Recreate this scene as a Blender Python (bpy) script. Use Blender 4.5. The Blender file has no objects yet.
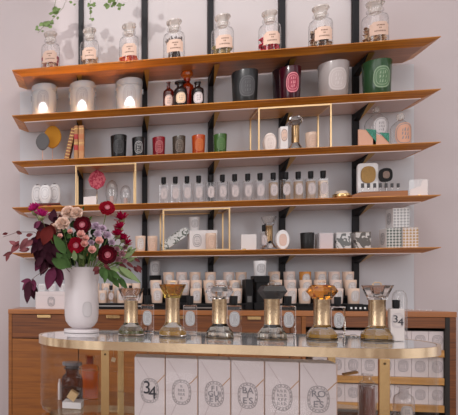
import bpy, bmesh, math, random
from mathutils import Vector, Matrix
random.seed(7)
PI = math.pi
COL = bpy.context.scene.collection
# ------------------------------------------------------------------ camera geometry (used to size the place from the photograph)
F = 556.0; HY = 292.0; H = 1.05
A = math.atan(110.0 / F); CA, SA = math.cos(A), math.sin(A)
def P(x, y, d):
    u = x * d / F
    return Vector((u * CA - d * SA, u * SA + d * CA, H - (y - HY) * d / F))
def depth(X, Y): return -X * SA + Y * CA
def XY(x, Y):
    t = x / F
    return Y * (t * CA - SA) / (CA + t * SA)
def ZY(x, y, Y):
    X = XY(x, Y); return H - (y - HY) * depth(X, Y) / F
def on_plane(x, P0, n):
    t = x / F; d = Vector((t * CA - SA, t * SA + CA))
    s = (P0[0] * n[0] + P0[1] * n[1]) / (d.x * n[0] + d.y * n[1])
    return d * s
YF, YP, YW = 3.333, 3.633, 3.650          # shelf front, panel face, wall face
SH = [1.352, 1.075, 0.795, 0.515, 0.238]  # shelf tops above the eye
SH = [H + z for z in SH]
CABZ = H - 0.100; TABZ = H - 0.155

# ------------------------------------------------------------------ materials
MATS = {}
def nodes_of(name):
    m = bpy.data.materials.new(name); m.use_nodes = True
    nt = m.node_tree; b = nt.nodes['Principled BSDF']
    return m, nt, b
def mat(name, col, rough=0.5, metal=0.0, spec=0.5, bump=0.0, bscale=60, var=0.0, vscale=8, coat=0.0, sss=0.0, trans=0.0, sheen=0.0):
    if name in MATS: return MATS[name]
    m, nt, b = nodes_of(name)
    b.inputs['Base Color'].default_value = (*col, 1)
    b.inputs['Roughness'].default_value = rough
    b.inputs['Metallic'].default_value = metal
    b.inputs['Specular IOR Level'].default_value = spec
    if coat: b.inputs['Coat Weight'].default_value = coat; b.inputs['Coat Roughness'].default_value = 0.08
    if trans: b.inputs['Transmission Weight'].default_value = trans
    if sheen: b.inputs['Sheen Weight'].default_value = sheen
    tc = nt.nodes.new('ShaderNodeTexCoord')
    if var:
        n = nt.nodes.new('ShaderNodeTexNoise'); n.inputs['Scale'].default_value = vscale; n.inputs['Detail'].default_value = 4
        r = nt.nodes.new('ShaderNodeMix'); r.data_type = 'RGBA'
        r.inputs[6].default_value = (*[c * (1 - var) for c in col], 1)
        r.inputs[7].default_value = (*[min(1, c * (1 + var)) for c in col], 1)
        nt.links.new(tc.outputs['Object'], n.inputs['Vector'])
        nt.links.new(n.outputs['Fac'], r.inputs[0]); nt.links.new(r.outputs[2], b.inputs['Base Color'])
    if bump:
        n2 = nt.nodes.new('ShaderNodeTexNoise'); n2.inputs['Scale'].default_value = bscale; n2.inputs['Detail'].default_value = 3
        bp = nt.nodes.new('ShaderNodeBump'); bp.inputs['Strength'].default_value = bump; bp.inputs['Distance'].default_value = 0.002
        nt.links.new(tc.outputs['Object'], n2.inputs['Vector'])
        nt.links.new(n2.outputs['Fac'], bp.inputs['Height']); nt.links.new(bp.outputs['Normal'], b.inputs['Normal'])
    MATS[name] = m; return m
def wood(name, c1, c2, rough=0.35, sx=(1.2, 22, 22), coat=0.25):
    if name in MATS: return MATS[name]
    m, nt, b = nodes_of(name)
    tc = nt.nodes.new('ShaderNodeTexCoord'); mp = nt.nodes.new('ShaderNodeMapping'); mp.inputs['Scale'].default_value = sx
    n = nt.nodes.new('ShaderNodeTexNoise'); n.inputs['Scale'].default_value = 2.2; n.inputs['Detail'].default_value = 7; n.inputs['Distortion'].default_value = 0.8
    r = nt.nodes.new('ShaderNodeValToRGB'); r.color_ramp.elements[0].position = 0.32; r.color_ramp.elements[1].position = 0.7
    r.color_ramp.elements[0].color = (*c1, 1); r.color_ramp.elements[1].color = (*c2, 1)
    nt.links.new(tc.outputs['Object'], mp.inputs['Vector']); nt.links.new(mp.outputs['Vector'], n.inputs['Vector'])
    nt.links.new(n.outputs['Fac'], r.inputs['Fac']); nt.links.new(r.outputs['Color'], b.inputs['Base Color'])
    b.inputs['Roughness'].default_value = rough; b.inputs['Coat Weight'].default_value = coat; b.inputs['Coat Roughness'].default_value = 0.15
    MATS[name] = m; return m
def glass(name, tint=(0.975, 0.98, 0.98), edge=(0.72, 0.73, 0.73), refl=1.0, rough=0.02, ex=5.0):
    """thin blown glass: clear seen straight on, deeper in colour at its turning edges, with a Fresnel reflection"""
    if name in MATS: return MATS[name]
    m, nt, b = nodes_of(name); nt.nodes.remove(b)
    out = [n for n in nt.nodes if n.type == 'OUTPUT_MATERIAL'][0]
    lw = nt.nodes.new('ShaderNodeLayerWeight'); lw.inputs['Blend'].default_value = 0.5
    pw = nt.nodes.new('ShaderNodeMath'); pw.operation = 'POWER'; pw.inputs[1].default_value = 3.0
    mx = nt.nodes.new('ShaderNodeMix'); mx.data_type = 'RGBA'; mx.inputs[6].default_value = (*tint, 1); mx.inputs[7].default_value = (*edge, 1)
    tr = nt.nodes.new('ShaderNodeBsdfTransparent'); gl = nt.nodes.new('ShaderNodeBsdfGlossy'); gl.inputs['Roughness'].default_value = rough
    gl.inputs['Color'].default_value = (1, 1, 1, 1)
    lf = nt.nodes.new('ShaderNodeLayerWeight'); lf.inputs['Blend'].default_value = 0.5
    fr = nt.nodes.new('ShaderNodeMath'); fr.operation = 'POWER'; fr.inputs[1].default_value = ex; nt.links.new(lf.outputs['Facing'], fr.inputs[0])
    mm = nt.nodes.new('ShaderNodeMath'); mm.operation = 'MULTIPLY_ADD'; mm.inputs[1].default_value = 0.92 * min(refl, 1); mm.inputs[2].default_value = 0.05 * refl; mm.use_clamp = True
    ms = nt.nodes.new('ShaderNodeMixShader')
    L = nt.links.new
    L(lw.outputs['Facing'], pw.inputs[0]); L(pw.outputs[0], mx.inputs[0]); L(mx.outputs[2], tr.inputs['Color'])
    L(fr.outputs[0], mm.inputs[0]); L(mm.outputs[0], ms.inputs[0]); L(tr.outputs[0], ms.inputs[1]); L(gl.outputs[0], ms.inputs[2])
    L(ms.outputs[0], out.inputs['Surface'])
    MATS[name] = m; return m
def rglass(name, col, rough=0.02, ior=1.45, trw=1.0):
    """thick cast glass"""
    if name in MATS: return MATS[name]
    m, nt, b = nodes_of(name)
    b.inputs['Base Color'].default_value = (*col, 1); b.inputs['Roughness'].default_value = rough; b.inputs['IOR'].default_value = ior; b.inputs['Transmission Weight'].default_value = 1
    m.node_tree.nodes['Principled BSDF'].inputs['Transmission Weight'].default_value = trw
    MATS[name] = m; return m
def emis(name, col, s):
    if name in MATS: return MATS[name]
    m, nt, b = nodes_of(name)
    b.inputs['Base Color'].default_value = (*col, 1); b.inputs['Emission Color'].default_value = (*col, 1); b.inputs['Emission Strength'].default_value = s
    MATS[name] = m; return m
def pattern(name, c1, c2, scale=60, kind='voronoi', rough=0.5, c3=None, thr=0.5):
    if name in MATS: return MATS[name]
    m, nt, b = nodes_of(name); L = nt.links.new
    tc = nt.nodes.new('ShaderNodeTexCoord')
    r = nt.nodes.new('ShaderNodeValToRGB'); r.color_ramp.interpolation = 'CONSTANT'
    r.color_ramp.elements[0].color = (*c1, 1); r.color_ramp.elements[1].position = thr; r.color_ramp.elements[1].color = (*c2, 1)
    if c3: e = r.color_ramp.elements.new(min(0.95, thr + 0.25)); e.color = (*c3, 1)
    if kind == 'voronoi':
        n = nt.nodes.new('ShaderNodeTexVoronoi'); n.inputs['Scale'].default_value = scale; n.inputs['Randomness'].default_value = 0.0
        L(tc.outputs['Object'], n.inputs['Vector']); L(n.outputs['Distance'], r.inputs['Fac'])
    elif kind == 'swirl':
        n = nt.nodes.new('ShaderNodeTexNoise'); n.inputs['Scale'].default_value = scale; n.inputs['Distortion'].default_value = 2.5
        L(tc.outputs['Object'], n.inputs['Vector']); L(n.outputs['Fac'], r.inputs['Fac'])
    L(r.outputs['Color'], b.inputs['Base Color']); b.inputs['Roughness'].default_value = rough
    MATS[name] = m; return m

wall_m = mat('wall_plaster', (0.585, 0.525, 0.535), 0.85, bump=0.25, bscale=30, var=0.06, vscale=3)
panel_m = mat('grey_panel', (0.62, 0.645, 0.69), 0.7, var=0.03, vscale=3)
white_panel_m = mat('white_panel', (0.55, 0.515, 0.525), 0.7, var=0.05, vscale=4)
floor_m = wood('floor_wood', (0.10, 0.06, 0.035), (0.2, 0.12, 0.07), 0.5)
shelf_m = wood('shelf_wood', (0.40, 0.13, 0.012), (0.74, 0.31, 0.035), 0.5)
shelf_under_m = mat('shelf_underside', (0.62, 0.50, 0.49), 0.4, coat=0.3)  # light on the undersides put into this pale pink colour
shelf_wunder_m = wood('shelf_wood_under', (0.36, 0.15, 0.065), (0.50, 0.22, 0.10), 0.38)
cab_m = wood('cabinet_wood', (0.22, 0.068, 0.009), (0.35, 0.118, 0.016), 0.55, sx=(1.5, 14, 30))
cab_dark_m = wood('cabinet_wood_dark', (0.10, 0.026, 0.005), (0.25, 0.075, 0.012), 0.45, sx=(1.5, 14, 60))
cab_top_m = wood('cabinet_top_wood', (0.30, 0.10, 0.025), (0.44, 0.165, 0.045), 0.35)
honey_m = wood('honey_wood', (0.42, 0.2, 0.05), (0.62, 0.33, 0.1), 0.4)
inner_m = mat('niche_dark', (0.02, 0.017, 0.015), 0.7)
black_m = mat('black_metal', (0.008, 0.008, 0.009), 0.5, spec=.2)
post_m = mat('post_metal', (0.012, 0.012, 0.015), 0.5, spec=.25)
brass_m = mat('brass', (0.72, 0.50, 0.24), 0.22, 1.0, bump=0.15, bscale=40)
brass_l_m = mat('light_brass', (0.74, 0.52, 0.28), 0.3, 1.0)
brass_b_m = mat('brushed_brass', (0.52, 0.39, 0.25), 0.26, 1.0, bump=0.5, bscale=200)
rim_m = mat('rim_brass', (0.88, 0.70, 0.46), 0.18, 1.0, bump=0.25, bscale=25)
bracket_m = mat('bracket_gold', (0.50, 0.30, 0.08), 0.35, 0.7)
glass_m = glass('clear_glass')
glass_v = glass('vitrine_glass', (0.985, 0.985, 0.985), (0.94, 0.95, 0.95), 0.18)
glass_top_m = glass('tabletop_glass', (0.85, 0.87, 0.87), (0.8, 0.82, 0.82), 1.2, 0.05, 2.6)
_nt = glass_top_m.node_tree; _ms = [n for n in _nt.nodes if n.type == 'MIX_SHADER'][0]; _tr = [n for n in _nt.nodes if n.type == 'BSDF_TRANSPARENT'][0]
_df = _nt.nodes.new('ShaderNodeBsdfDiffuse'); _df.inputs['Color'].default_value = (.74, .74, .75, 1); _m2 = _nt.nodes.new('ShaderNodeMixShader'); _m2.inputs[0].default_value = .62  # pale diffuse colour mixed in to stand for reflections on the top
_nt.links.new(_tr.outputs[0], _m2.inputs[1]); _nt.links.new(_df.outputs[0], _m2.inputs[2]); _nt.links.new(_m2.outputs[0], _ms.inputs[1])
amber_m = glass('amber_glass', (0.75, 0.20, 0.03), (0.35, 0.06, 0.01), 0.8)
brown_m = glass('brown_glass', (0.16, 0.08, 0.05), (0.05, 0.025, 0.015), 0.9)
red_brown_m = glass('red_brown_glass', (0.45, 0.10, 0.06), (0.2, 0.04, 0.03), 0.9)
white_m = mat('white_card', (0.74, 0.72, 0.72), 0.55)
pinkwhite_m = mat('box_card', (0.70, 0.63, 0.635), 0.5, coat=0.35)
boxside_m = mat('box_side', (0.55, 0.36, 0.27), 0.6)
porc_m = mat('porcelain', (0.80, 0.80, 0.81), 0.35)
cream_m = mat('cream_wax', (0.84, 0.62, 0.42), 0.5)
label_m = mat('label_paper', (0.68, 0.66, 0.66), 0.6)
cream_label_m = mat('cream_label', (0.72, 0.52, 0.42), 0.6)
pink_label_m = mat('pink_label', (0.74, 0.55, 0.48), 0.6)
ink_m = mat('ink', (0.035, 0.035, 0.045), 0.6)
grey_ink_m = mat('grey_ink', (0.26, 0.25, 0.27), 0.6)
pale_ink_m = mat('pale_ink', (0.46, 0.42, 0.44), 0.6)
canister_m = mat('canister_glaze', (0.36, 0.375, 0.395), 0.4)
led_m = emis('led_strip', (0.72, 0.64, 0.62), 0.25)

# ------------------------------------------------------------------ mesh helpers
def new(): return bmesh.new()
def face(bm, vs, mi=0, smooth=False):
    try:
        f = bm.faces.new(vs); f.material_index = mi; f.smooth = smooth; return f
    except ValueError: return None
def box(bm, x0, x1, y0, y1, z0, z1, mi=0, M=None, bev=0.0):
    v = [bm.verts.new(Vector((x, y, z)) if M is None else M @ Vector((x, y, z))) for z in (z0, z1) for y in (y0, y1) for x in (x0, x1)]
    fs = [face(bm, [v[i] for i in q], mi) for q in ((0, 2, 3, 1), (4, 5, 7, 6), (0, 1, 5, 4), (2, 6, 7, 3), (0, 4, 6, 2), (1, 3, 7, 5))]
    if bev:
        es = list({e for f in fs for e in f.edges})
        r = bmesh.ops.bevel(bm, geom=es, offset=bev, segments=2, affect='EDGES', profile=0.6)
        for f in r['faces']: f.material_index = mi
def lathe(bm, prof, seg=24, c=(0, 0, 0), mi=0, M=None, smooth=True, ph=0.0, sx=1.0, sy=1.0):
    rings = []
    for r, z in prof:
        if r < 1e-6:
            p = Vector((c[0], c[1], c[2] + z)); rings.append([bm.verts.new(M @ p if M else p)])
        else:
            ring = []
            for i in range(seg):
                a = ph + 2 * PI * i / seg
                p = Vector((c[0] + r * math.cos(a) * sx, c[1] + r * math.sin(a) * sy, c[2] + z)); ring.append(bm.verts.new(M @ p if M else p))
            rings.append(ring)
    for a, b in zip(rings, rings[1:]):
        for i in range(seg):
            j = (i + 1) % seg
            if len(a) == 1 and len(b) == 1: break
            if len(a) == 1: face(bm, [a[0], b[j], b[i]], mi, smooth)
            elif len(b) == 1: face(bm, [a[i], a[j], b[0]], mi, smooth)
            else: face(bm, [a[i], a[j], b[j], b[i]], mi, smooth)
def prism(bm, pts, y0, y1, mi=0, M=None):
    """outline in X-Z given thickness along Y"""
    T = (lambda p: M @ p) if M else (lambda p: p)
    a = [bm.verts.new(T(Vector((x, y0, z)))) for x, z in pts]; b = [bm.verts.new(T(Vector((x, y1, z)))) for x, z in pts]
    face(bm, a, mi); face(bm, b[::-1], mi)
    n = len(pts)
    for i in range(n): face(bm, [a[(i + 1) % n], a[i], b[i], b[(i + 1) % n]], mi)
def tube(bm, pts, r, seg=6, mi=0, r1=None):
    rings = []; n = len(pts); pts = [Vector(p) for p in pts]
    for k, p in enumerate(pts):
        d = (pts[min(k + 1, n - 1)] - pts[max(k - 1, 0)]).normalized()
        s = d.cross(Vector((0.3, 0.2, 1)) if abs(d.z) < 0.9 else Vector((1, 0, 0))).normalized(); t = d.cross(s)
        rr = r if r1 is None else r + (r1 - r) * k / max(1, n - 1)
        rings.append([bm.verts.new(p + s * rr * math.cos(2 * PI * i / seg) + t * rr * math.sin(2 * PI * i / seg)) for i in range(seg)])
    for a, b in zip(rings, rings[1:]):
        for i in range(seg): face(bm, [a[i], a[(i + 1) % seg], b[(i + 1) % seg], b[i]], mi, True)
    face(bm, rings[0][::-1], mi); face(bm, rings[-1], mi)
def oval(w, h, n=28, p=2.6):
    o = []
    for i in range(n):
        a = 2 * PI * i / n; c, s = math.cos(a), math.sin(a)
        o.append((w / 2 * math.copysign(abs(c) ** (2 / p), c), h / 2 * math.copysign(abs(s) ** (2 / p), s)))
    return o
def wrapper(R, zc, face_y=None, off=0.0006):
    """maps flat (x, z) onto a cylinder of radius R (number or function of z) or onto a flat face at y = face_y"""
    def T(x, z, k=1):
        Z = zc + z
        if R is None: return Vector((x, face_y - off * k, Z))
        r = (R(Z) if callable(R) else R) + off * k; a = x / r
        return Vector((r * math.sin(a), -r * math.cos(a), Z))
    return T
def badge(bm, T, w, h, mi_bg=0, mi_ink=1, rings=((0.94, 0.86), (0.72, 0.66)), marks=True, bg=True, p=2.6, mrows=3):
    if bg:
        outs = [[bm.verts.new(T(x * s, z * s, 1)) for x, z in oval(w, h, p=p)] for s in (1, 0.66, 0.33)]
        for a, b in zip(outs, outs[1:]):
            for i in range(len(a)): face(bm, [a[i], a[(i + 1) % len(a)], b[(i + 1) % len(a)], b[i]], mi_bg, True)
        c = bm.verts.new(T(0, 0, 1)); a = outs[-1]
        for i in range(len(a)): face(bm, [a[i], a[(i + 1) % len(a)], c], mi_bg, True)
    for s0, s1 in rings:
        a = [bm.verts.new(T(x * s0, z * s0, 2)) for x, z in oval(w, h, p=p)]; b = [bm.verts.new(T(x * s1, z * s1, 2)) for x, z in oval(w, h, p=p)]
        for i in range(len(a)): face(bm, [a[i], a[(i + 1) % len(a)], b[(i + 1) % len(a)], b[i]], mi_ink, True)
    if marks:
        rnd = random.Random(int(w * 1e5))
        for k in range(mrows):
            z = h * 0.5 * 0.5 * (1 - 2 * k / max(1, mrows - 1)) * 0.75
            x = -w * 0.17
            while x < w * 0.17:
                ww = w * rnd.uniform(0.05, 0.09); hh = h * 0.075
                v = [bm.verts.new(T(a_, b_, 2)) for a_, b_ in ((x, z - hh), (x + ww, z - hh + rnd.uniform(0, hh)), (x + ww, z + hh), (x + rnd.uniform(0, ww), z + hh))]
                face(bm, v, mi_ink); x += ww * 1.9
def obj(name, bm, mats, parent=None, loc=None, rz=0.0, label=None):
    bmesh.ops.recalc_face_normals(bm, faces=bm.faces[:]) if len(bm.faces) < 20000 else None
    for e in bm.edges:
        if len(e.link_faces) == 2 and e.calc_face_angle(0) > 0.75: e.smooth = False
    me = bpy.data.meshes.new(name); bm.to_mesh(me); bm.free()
    for m in (mats if isinstance(mats, (list, tuple)) else [mats]): me.materials.append(m)
    o = bpy.data.objects.new(name, me); COL.objects.link(o)
    if parent: o.parent = parent
    if loc is not None: o.location = loc
    if rz: o.rotation_euler = (0, 0, rz)
    if label: o['label'] = label
    return o
def thing(name, label, cat, loc=(0, 0, 0), rz=0.0, group=None):
    o = bpy.data.objects.new(name, None); COL.objects.link(o); o.location = loc; o.rotation_euler = (0, 0, rz)
    o.empty_display_size = 0.02
    o['label'] = label; o['category'] = cat
    if group: o['group'] = group
    return o
def tag(o, label, cat, group=None, kind=None):
    if label: o['label'] = label
    if cat: o['category'] = cat
    if group: o['group'] = group
    if kind: o['kind'] = kind
    return o
def struct(name, bm, m): return tag(obj(name, bm, m), None, None, kind='structure')
def letters(txt, size, parent, m, loc, name='lettering', label=None, ext=0.0006, rot=(PI / 2, 0, 0), sp=1.0, sx=1.0):
    cu = bpy.data.curves.new(name, 'FONT'); cu.body = txt; cu.size = size; cu.extrude = ext; cu.align_x = 'CENTER'; cu.align_y = 'CENTER'; cu.space_line = 0.72; cu.space_character = sp
    t = bpy.data.objects.new('tmp_text', cu); COL.objects.link(t); bpy.context.view_layer.update()
    dg = bpy.context.evaluated_depsgraph_get(); me = bpy.data.meshes.new_from_object(t.evaluated_get(dg)); me.name = name
    bpy.data.objects.remove(t)
    me.materials.clear(); me.materials.append(m)
    o = bpy.data.objects.new(name, me); COL.objects.link(o); o.parent = parent; o.location = loc; o.rotation_euler = rot; o.scale = (sx, 1, 1)
    if label: o['label'] = label
    return o
ORD = ['first', 'second', 'third', 'fourth', 'fifth', 'sixth', 'seventh', 'eighth', 'ninth', 'tenth', 'eleventh', 'twelfth', 'thirteenth', 'fourteenth', 'fifteenth', 'sixteenth', 'seventeenth']

def place(x0, x1, ytop, z, Y, round_=True):
    """centre X, width and height of something that spans pixels x0..x1, tops out at pixel ytop and stands at height z on plane Y"""
    xc = (x0 + x1) / 2; X = XY(xc, Y); w = XY(x1, Y) - XY(x0, Y)
    if round_: w *= math.cos(math.atan(xc / F) - A)
    return X, w, ZY(xc, ytop, Y) - z

# ================================================================== the room
b = new(); box(b, -2.6, 4.2, YW, YW + 0.15, 0, 3.3); struct('wall_back', b, wall_m)
b = new(); box(b, -2.6, 4.2, -1.6, YW + 0.15, -0.1, 0); struct('floor', b, floor_m)
PX0, PX1 = XY(20, YP), XY(414, YP)
b = new(); box(b, PX0, PX1, YP, YW, 0.0, SH[0] - 0.028); struct('trim_1', b, panel_m)
POSTS = [(78.5, 83.3), (142, 147.3), (208, 213.3), (279, 285), (352.3, 358.6)]
PXW = [(XY(a, YP - 0.01), XY(c, YP - 0.01)) for a, c in POSTS]
for i in range(4):            # the white panels between the posts above the top shelf
    b = new(); box(b, PXW[i][1] + 0.003, PXW[i + 1][0] - 0.003, YP, YW, SH[0], 3.25, bev=0.002); struct('trim_%d' % (i + 2), b, white_panel_m)

for i, (xa, xb) in enumerate(PXW):
    where = ['leftmost', 'second from left', 'middle', 'fourth from left', 'rightmost'][i]
    b = new(); box(b, xa, xb, YP - 0.02, YP - 0.0005, CABZ, 3.25, bev=0.001)
    tag(obj('shelf_upright', b, post_m), 'slim black metal upright on the wall behind the shelves, %s of the five' % where, 'shelf upright', 'black shelf uprights')

# shelves with a bevelled front and bevelled ends
BV, TH = 0.055, 0.026
SXL, SXR = XY(12, YF), XY(441, YF)
names5 = ['top', 'second', 'third', 'fourth', 'lowest']
YB = YP - 0.022
for i, z in enumerate(SH):
    t = thing('wall_shelf', ['long wooden wall shelf at the top, carrying the potpourri jars', 'long wooden wall shelf second from the top, under the large jars and candles',
        'long wooden wall shelf third from the top, under the row of coloured candles', 'long wooden wall shelf fourth from the top, under the row of spray bottles',
        'long wooden wall shelf lowest on the wall, just above the display cabinet'][i], 'shelf', (0, 0, z), group='wooden wall shelves')
    b = new()
    lx, rx = SXL, SXR
    top = [(lx, YF), (rx, YF), (rx, YB), (lx, YB)]; bot = [(lx + BV, YF + BV), (rx - BV, YF + BV), (rx - BV, YB), (lx + BV, YB)]
    t0 = [b.verts.new((x, y, 0)) for x, y in top]; t1 = [b.verts.new((x, y, -0.004)) for x, y in top]; bt = [b.verts.new((x, y, -TH)) for x, y in bot]
    face(b, t0); face(b, bt[::-1], 1 if i == 0 else 0)
    for u, v in ((t0, t1), (t1, bt)):
        for k in range(4): face(b, [u[k], u[(k + 1) % 4], v[(k + 1) % 4], v[k]])
    obj('board', b, [shelf_m, shelf_wunder_m], t)
    if i > 0:
        b = new(); box(b, lx + BV + 0.012, rx - BV - 0.012, YF + BV + 0.016, YB - 0.002, -TH - 0.003, -TH + 0.001); obj('underside_panel', b, shelf_under_m, t, label='underside panel, light on it painted as pale pink')
        b = new(); box(b, lx + BV + 0.01, rx - BV - 0.01, YF + BV + 0.004, YF + BV + 0.010, -TH - 0.003, -TH + 0.001); obj('light_strip', b, led_m, t, label='thin white light strip along the front of the underside')
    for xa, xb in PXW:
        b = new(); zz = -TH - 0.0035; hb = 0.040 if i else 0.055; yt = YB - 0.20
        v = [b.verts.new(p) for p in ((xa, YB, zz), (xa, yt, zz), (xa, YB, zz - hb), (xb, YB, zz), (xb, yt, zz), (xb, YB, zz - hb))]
        face(b, [v[0], v[1], v[2]]); face(b, [v[3], v[5], v[4]]); face(b, [v[1], v[5], v[2]]); face(b, [v[1], v[4], v[5]], 1); face(b, [v[0], v[3], v[4], v[1]]); face(b, [v[0], v[2], v[5], v[3]])  # slanted face split along its diagonal, one half black, one half gold
        obj('bracket', b, [black_m, bracket_m], t, label='triangular black bracket with half its slanted face gold')
        if i: pass

# brass cuboid frames standing between shelves
def frame(xl, xr, zb, zt, label, wood_top=False):
    y0, y1 = YF + 0.035, YF + 0.235
    XL, XR = XY(xl, y0), XY(xr, y0); r = 0.0085; XL -= r / 2; XR += r / 2
    t = thing('brass_frame', label, 'display frame', ((XL + XR) / 2, 0, zb), group='brass display frames')
    hw = (XR - XL) / 2; h = zt - zb - TH - 0.0065
    for sx in (-1, 1):
        for yy in (y0, y1 - r):
            b = new(); x = -hw if sx < 0 else hw - r; box(b, x, x + r, yy, yy + r, 0.0005, h, bev=0.001); obj('post', b, brass_l_m, t)
        for z in (0.0005, h - r):
            b = new(); x = -hw if sx < 0 else hw - r; box(b, x + .0005, x + r - .0005, y0 + r, y1 - r, z, z + r); obj('side_rail', b, brass_l_m, t)
    for yy in (y0, y1 - r):
        for z in (0.0005, h - r):
            b = new(); box(b, -hw + r, hw - r, yy + .0005, yy + r - .0005, z, z + r); obj('rail', b, brass_l_m, t)
    if wood_top:
        b = new(); box(b, -hw + r, hw - r, y0 + r, y1 - r, h - r, h - 0.001); obj('top_panel', b, honey_m, t)
    return t
frame(259, 331, SH[2], SH[1], 'thin brass cuboid frame on the third shelf, around a glass diffuser', True)
frame(76, 135.5, SH[3], SH[2], 'thin brass cuboid frame on the fourth shelf, around a red patterned ornament', True)
frame(163.5, 229.5, SH[4], SH[3], 'thin brass cuboid frame on the lowest shelf, around a patterned tray')

# ================================================================== top shelf: potpourri jars
def filling(bm, R, h0, h1, n, kind, rnd):
    for _ in range(n):
        a = rnd.uniform(0, 2 * PI); r = R * math.sqrt(rnd.random()); z = h0 + (h1 - h0) * rnd.random()
        c = Vector((r * math.cos(a), r * math.sin(a), z))
        q = Matrix.Rotation(rnd.uniform(0, PI), 3, Vector((rnd.uniform(-1, 1), rnd.uniform(-1, 1), rnd.uniform(-1, 1) + .01)).normalized())
        s = R * (0.30 if kind == 'petal' else 0.22 if kind == 'chip' else 0.1)
        if kind == 'stick':
            tl = Vector((rnd.uniform(-.35, .35), rnd.uniform(-.2, .2), 1)).normalized() * (h1 - h0) * 0.5
            x = R * 0.55 * rnd.uniform(-1, 1); y = R * 0.55 * rnd.uniform(-1, 1); m = Vector((x, y, (h0 + h1) / 2))
            tube(bm, [m - tl, m + tl], R * 0.075, 5, rnd.randrange(2)); continue
        vs = [bm.verts.new(c + q @ Vector(p) * s) for p in ((-1, -.6, 0), (0, -.9, .25), (1, -.3, 0), (.7, .8, -.1), (-.4, .9, .2))]
        vb = [bm.verts.new(v.co + q @ Vector((0, 0, .25)) * s) for v in vs]
        mi = rnd.randrange(3); face(bm, vs, mi); face(bm, vb[::-1], mi)
        for i in range(5): face(bm, [vs[i], vs[(i + 1) % 5], vb[(i + 1) % 5], vb[i]], mi)
def pmat(k, cols): return [mat('potpourri_%s_%d' % (k, i), c, 0.8) for i, c in enumerate(cols)]
JARS = [  # x0,x1,ytop, fill height fraction, kind, colours, description
 (41, 60, 33, .52, 'petal', [(.62, .38, .24), (.75, .52, .38), (.5, .08, .14)], 'pinkish tan petals', (-0.1,)),
 (80, 99, 29.5, .50, 'chip', [(.66, .46, .30), (.8, .62, .46), (.40, .24, .12)], 'pale tan wood pieces', ()),
 (119, 139, 25, .30, 'petal', [(.80, .16, .02), (.70, .06, .02), (.85, .35, .10)], 'orange red petals', ()),
 (163, 185, 21, .80, 'stick', [(.06, .035, .035), (.20, .14, .11), (.1, .06, .05)], 'long dark sticks', ()),
 (211, 234, 16, .42, 'chip', [(.36, .28, .12), (.48, .38, .20), (.25, .22, .08)], 'olive brown dried pieces', ()),
 (258, 281, 12, .52, 'petal', [(.62, .01, .06), (.75, .03, .10), (.42, .0, .03)], 'bright crimson petals', ()),
 (308, 333, 7, .62, 'petal', [(.20, .10, .05), (.45, .33, .22), (.12, .06, .04)], 'dark brown leaves and bits', ()),
 (361, 389, 2, .60, 'chip', [(.62, .42, .24), (.30, .15, .07), (.75, .58, .40)], 'tan and brown bark chips', ())]
for i, (x0, x1, yt, ff, kind, cols, desc, _) in enumerate(JARS):
    Y = 3.43; X, w, h = place(x0, x1, yt, SH[0], Y); R = w / 2
    t = thing('apothecary_jar', 'stoppered glass jar of %s on the top shelf' % desc, 'jar', (X, Y, SH[0] + .0005), group='potpourri jars on the top shelf')
    b = new(); hb = h * 0.74
    lathe(b, [(0, 0), (R * .94, 0), (R, .006), (R, hb * .80), (R * .93, hb * .89), (R * .6, hb * .97), (R * .52, hb), (R * .52, hb + .008), (R * .66, hb + .012), (R * .66, hb + .018), (R * .56, hb + .020)], 28)
    obj('glass_body', b, glass('jar_glass', (.97, .97, .97), (.58, .58, .58), 1.3), t)
    b = new(); z0 = hb + 0.004
    lathe(b, [(0, z0), (R * .44, z0), (R * .50, z0 + .02), (R * .56, h - .026), (R * .72, h - .012), (R * .70, h - .004), (R * .4, h), (0, h)], 24)
    obj('stopper', b, rglass('stopper_glass', (0.86, 0.82, 0.78), 0.22, 1.4, 0.72), t)
    b = new(); rnd = random.Random(i); fh = hb * ff
    filling(b, R * .80, .010, fh, {'petal': 150, 'chip': 170, 'stick': 46}[kind], kind, rnd)
    o = obj('filling', b, pmat(i, cols), t, label=desc); o['kind'] = 'stuff'
    b = new(); lw, lh = R * 1.62, hb * .38
    T = wrapper(R, hb * .44, off=.0009)
    N = 12
    pts = [(-1, -1), (1, -1), (1, .55), (.7, .95), (-.7, .95), (-1, .55)]
    grid = [[b.verts.new(T(lw / 2 * (2 * a / N - 1), lh / 2 * (2 * c / 4 - 1) * (1 if c < 4 or abs(2 * a / N - 1) < .75 else .7))) for a in range(N + 1)] for c in range(5)]
    for c in range(4):
        for a in range(N): face(b, [grid[c][a], grid[c][a + 1], grid[c + 1][a + 1], grid[c + 1][a]], 0, True)
    for k, (zz, ww) in enumerate(((.45, .35), (.05, .12), (-.42, .55))):
        x = -ww
        while x < ww:
            s = rnd.uniform(.06, .12)
            v = [b.verts.new(T(q[0] * lw / 2, q[1] * lh / 2, 2)) for q in ((x, zz - .09), (x + s, zz - .09), (x + s, zz + .09), (x, zz + .09))]; face(b, v, 1); x += s + .05
    obj('paper_label', b, [cream_label_m, mat('brown_ink', (.22, .12, .08), .7)], t)

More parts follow.
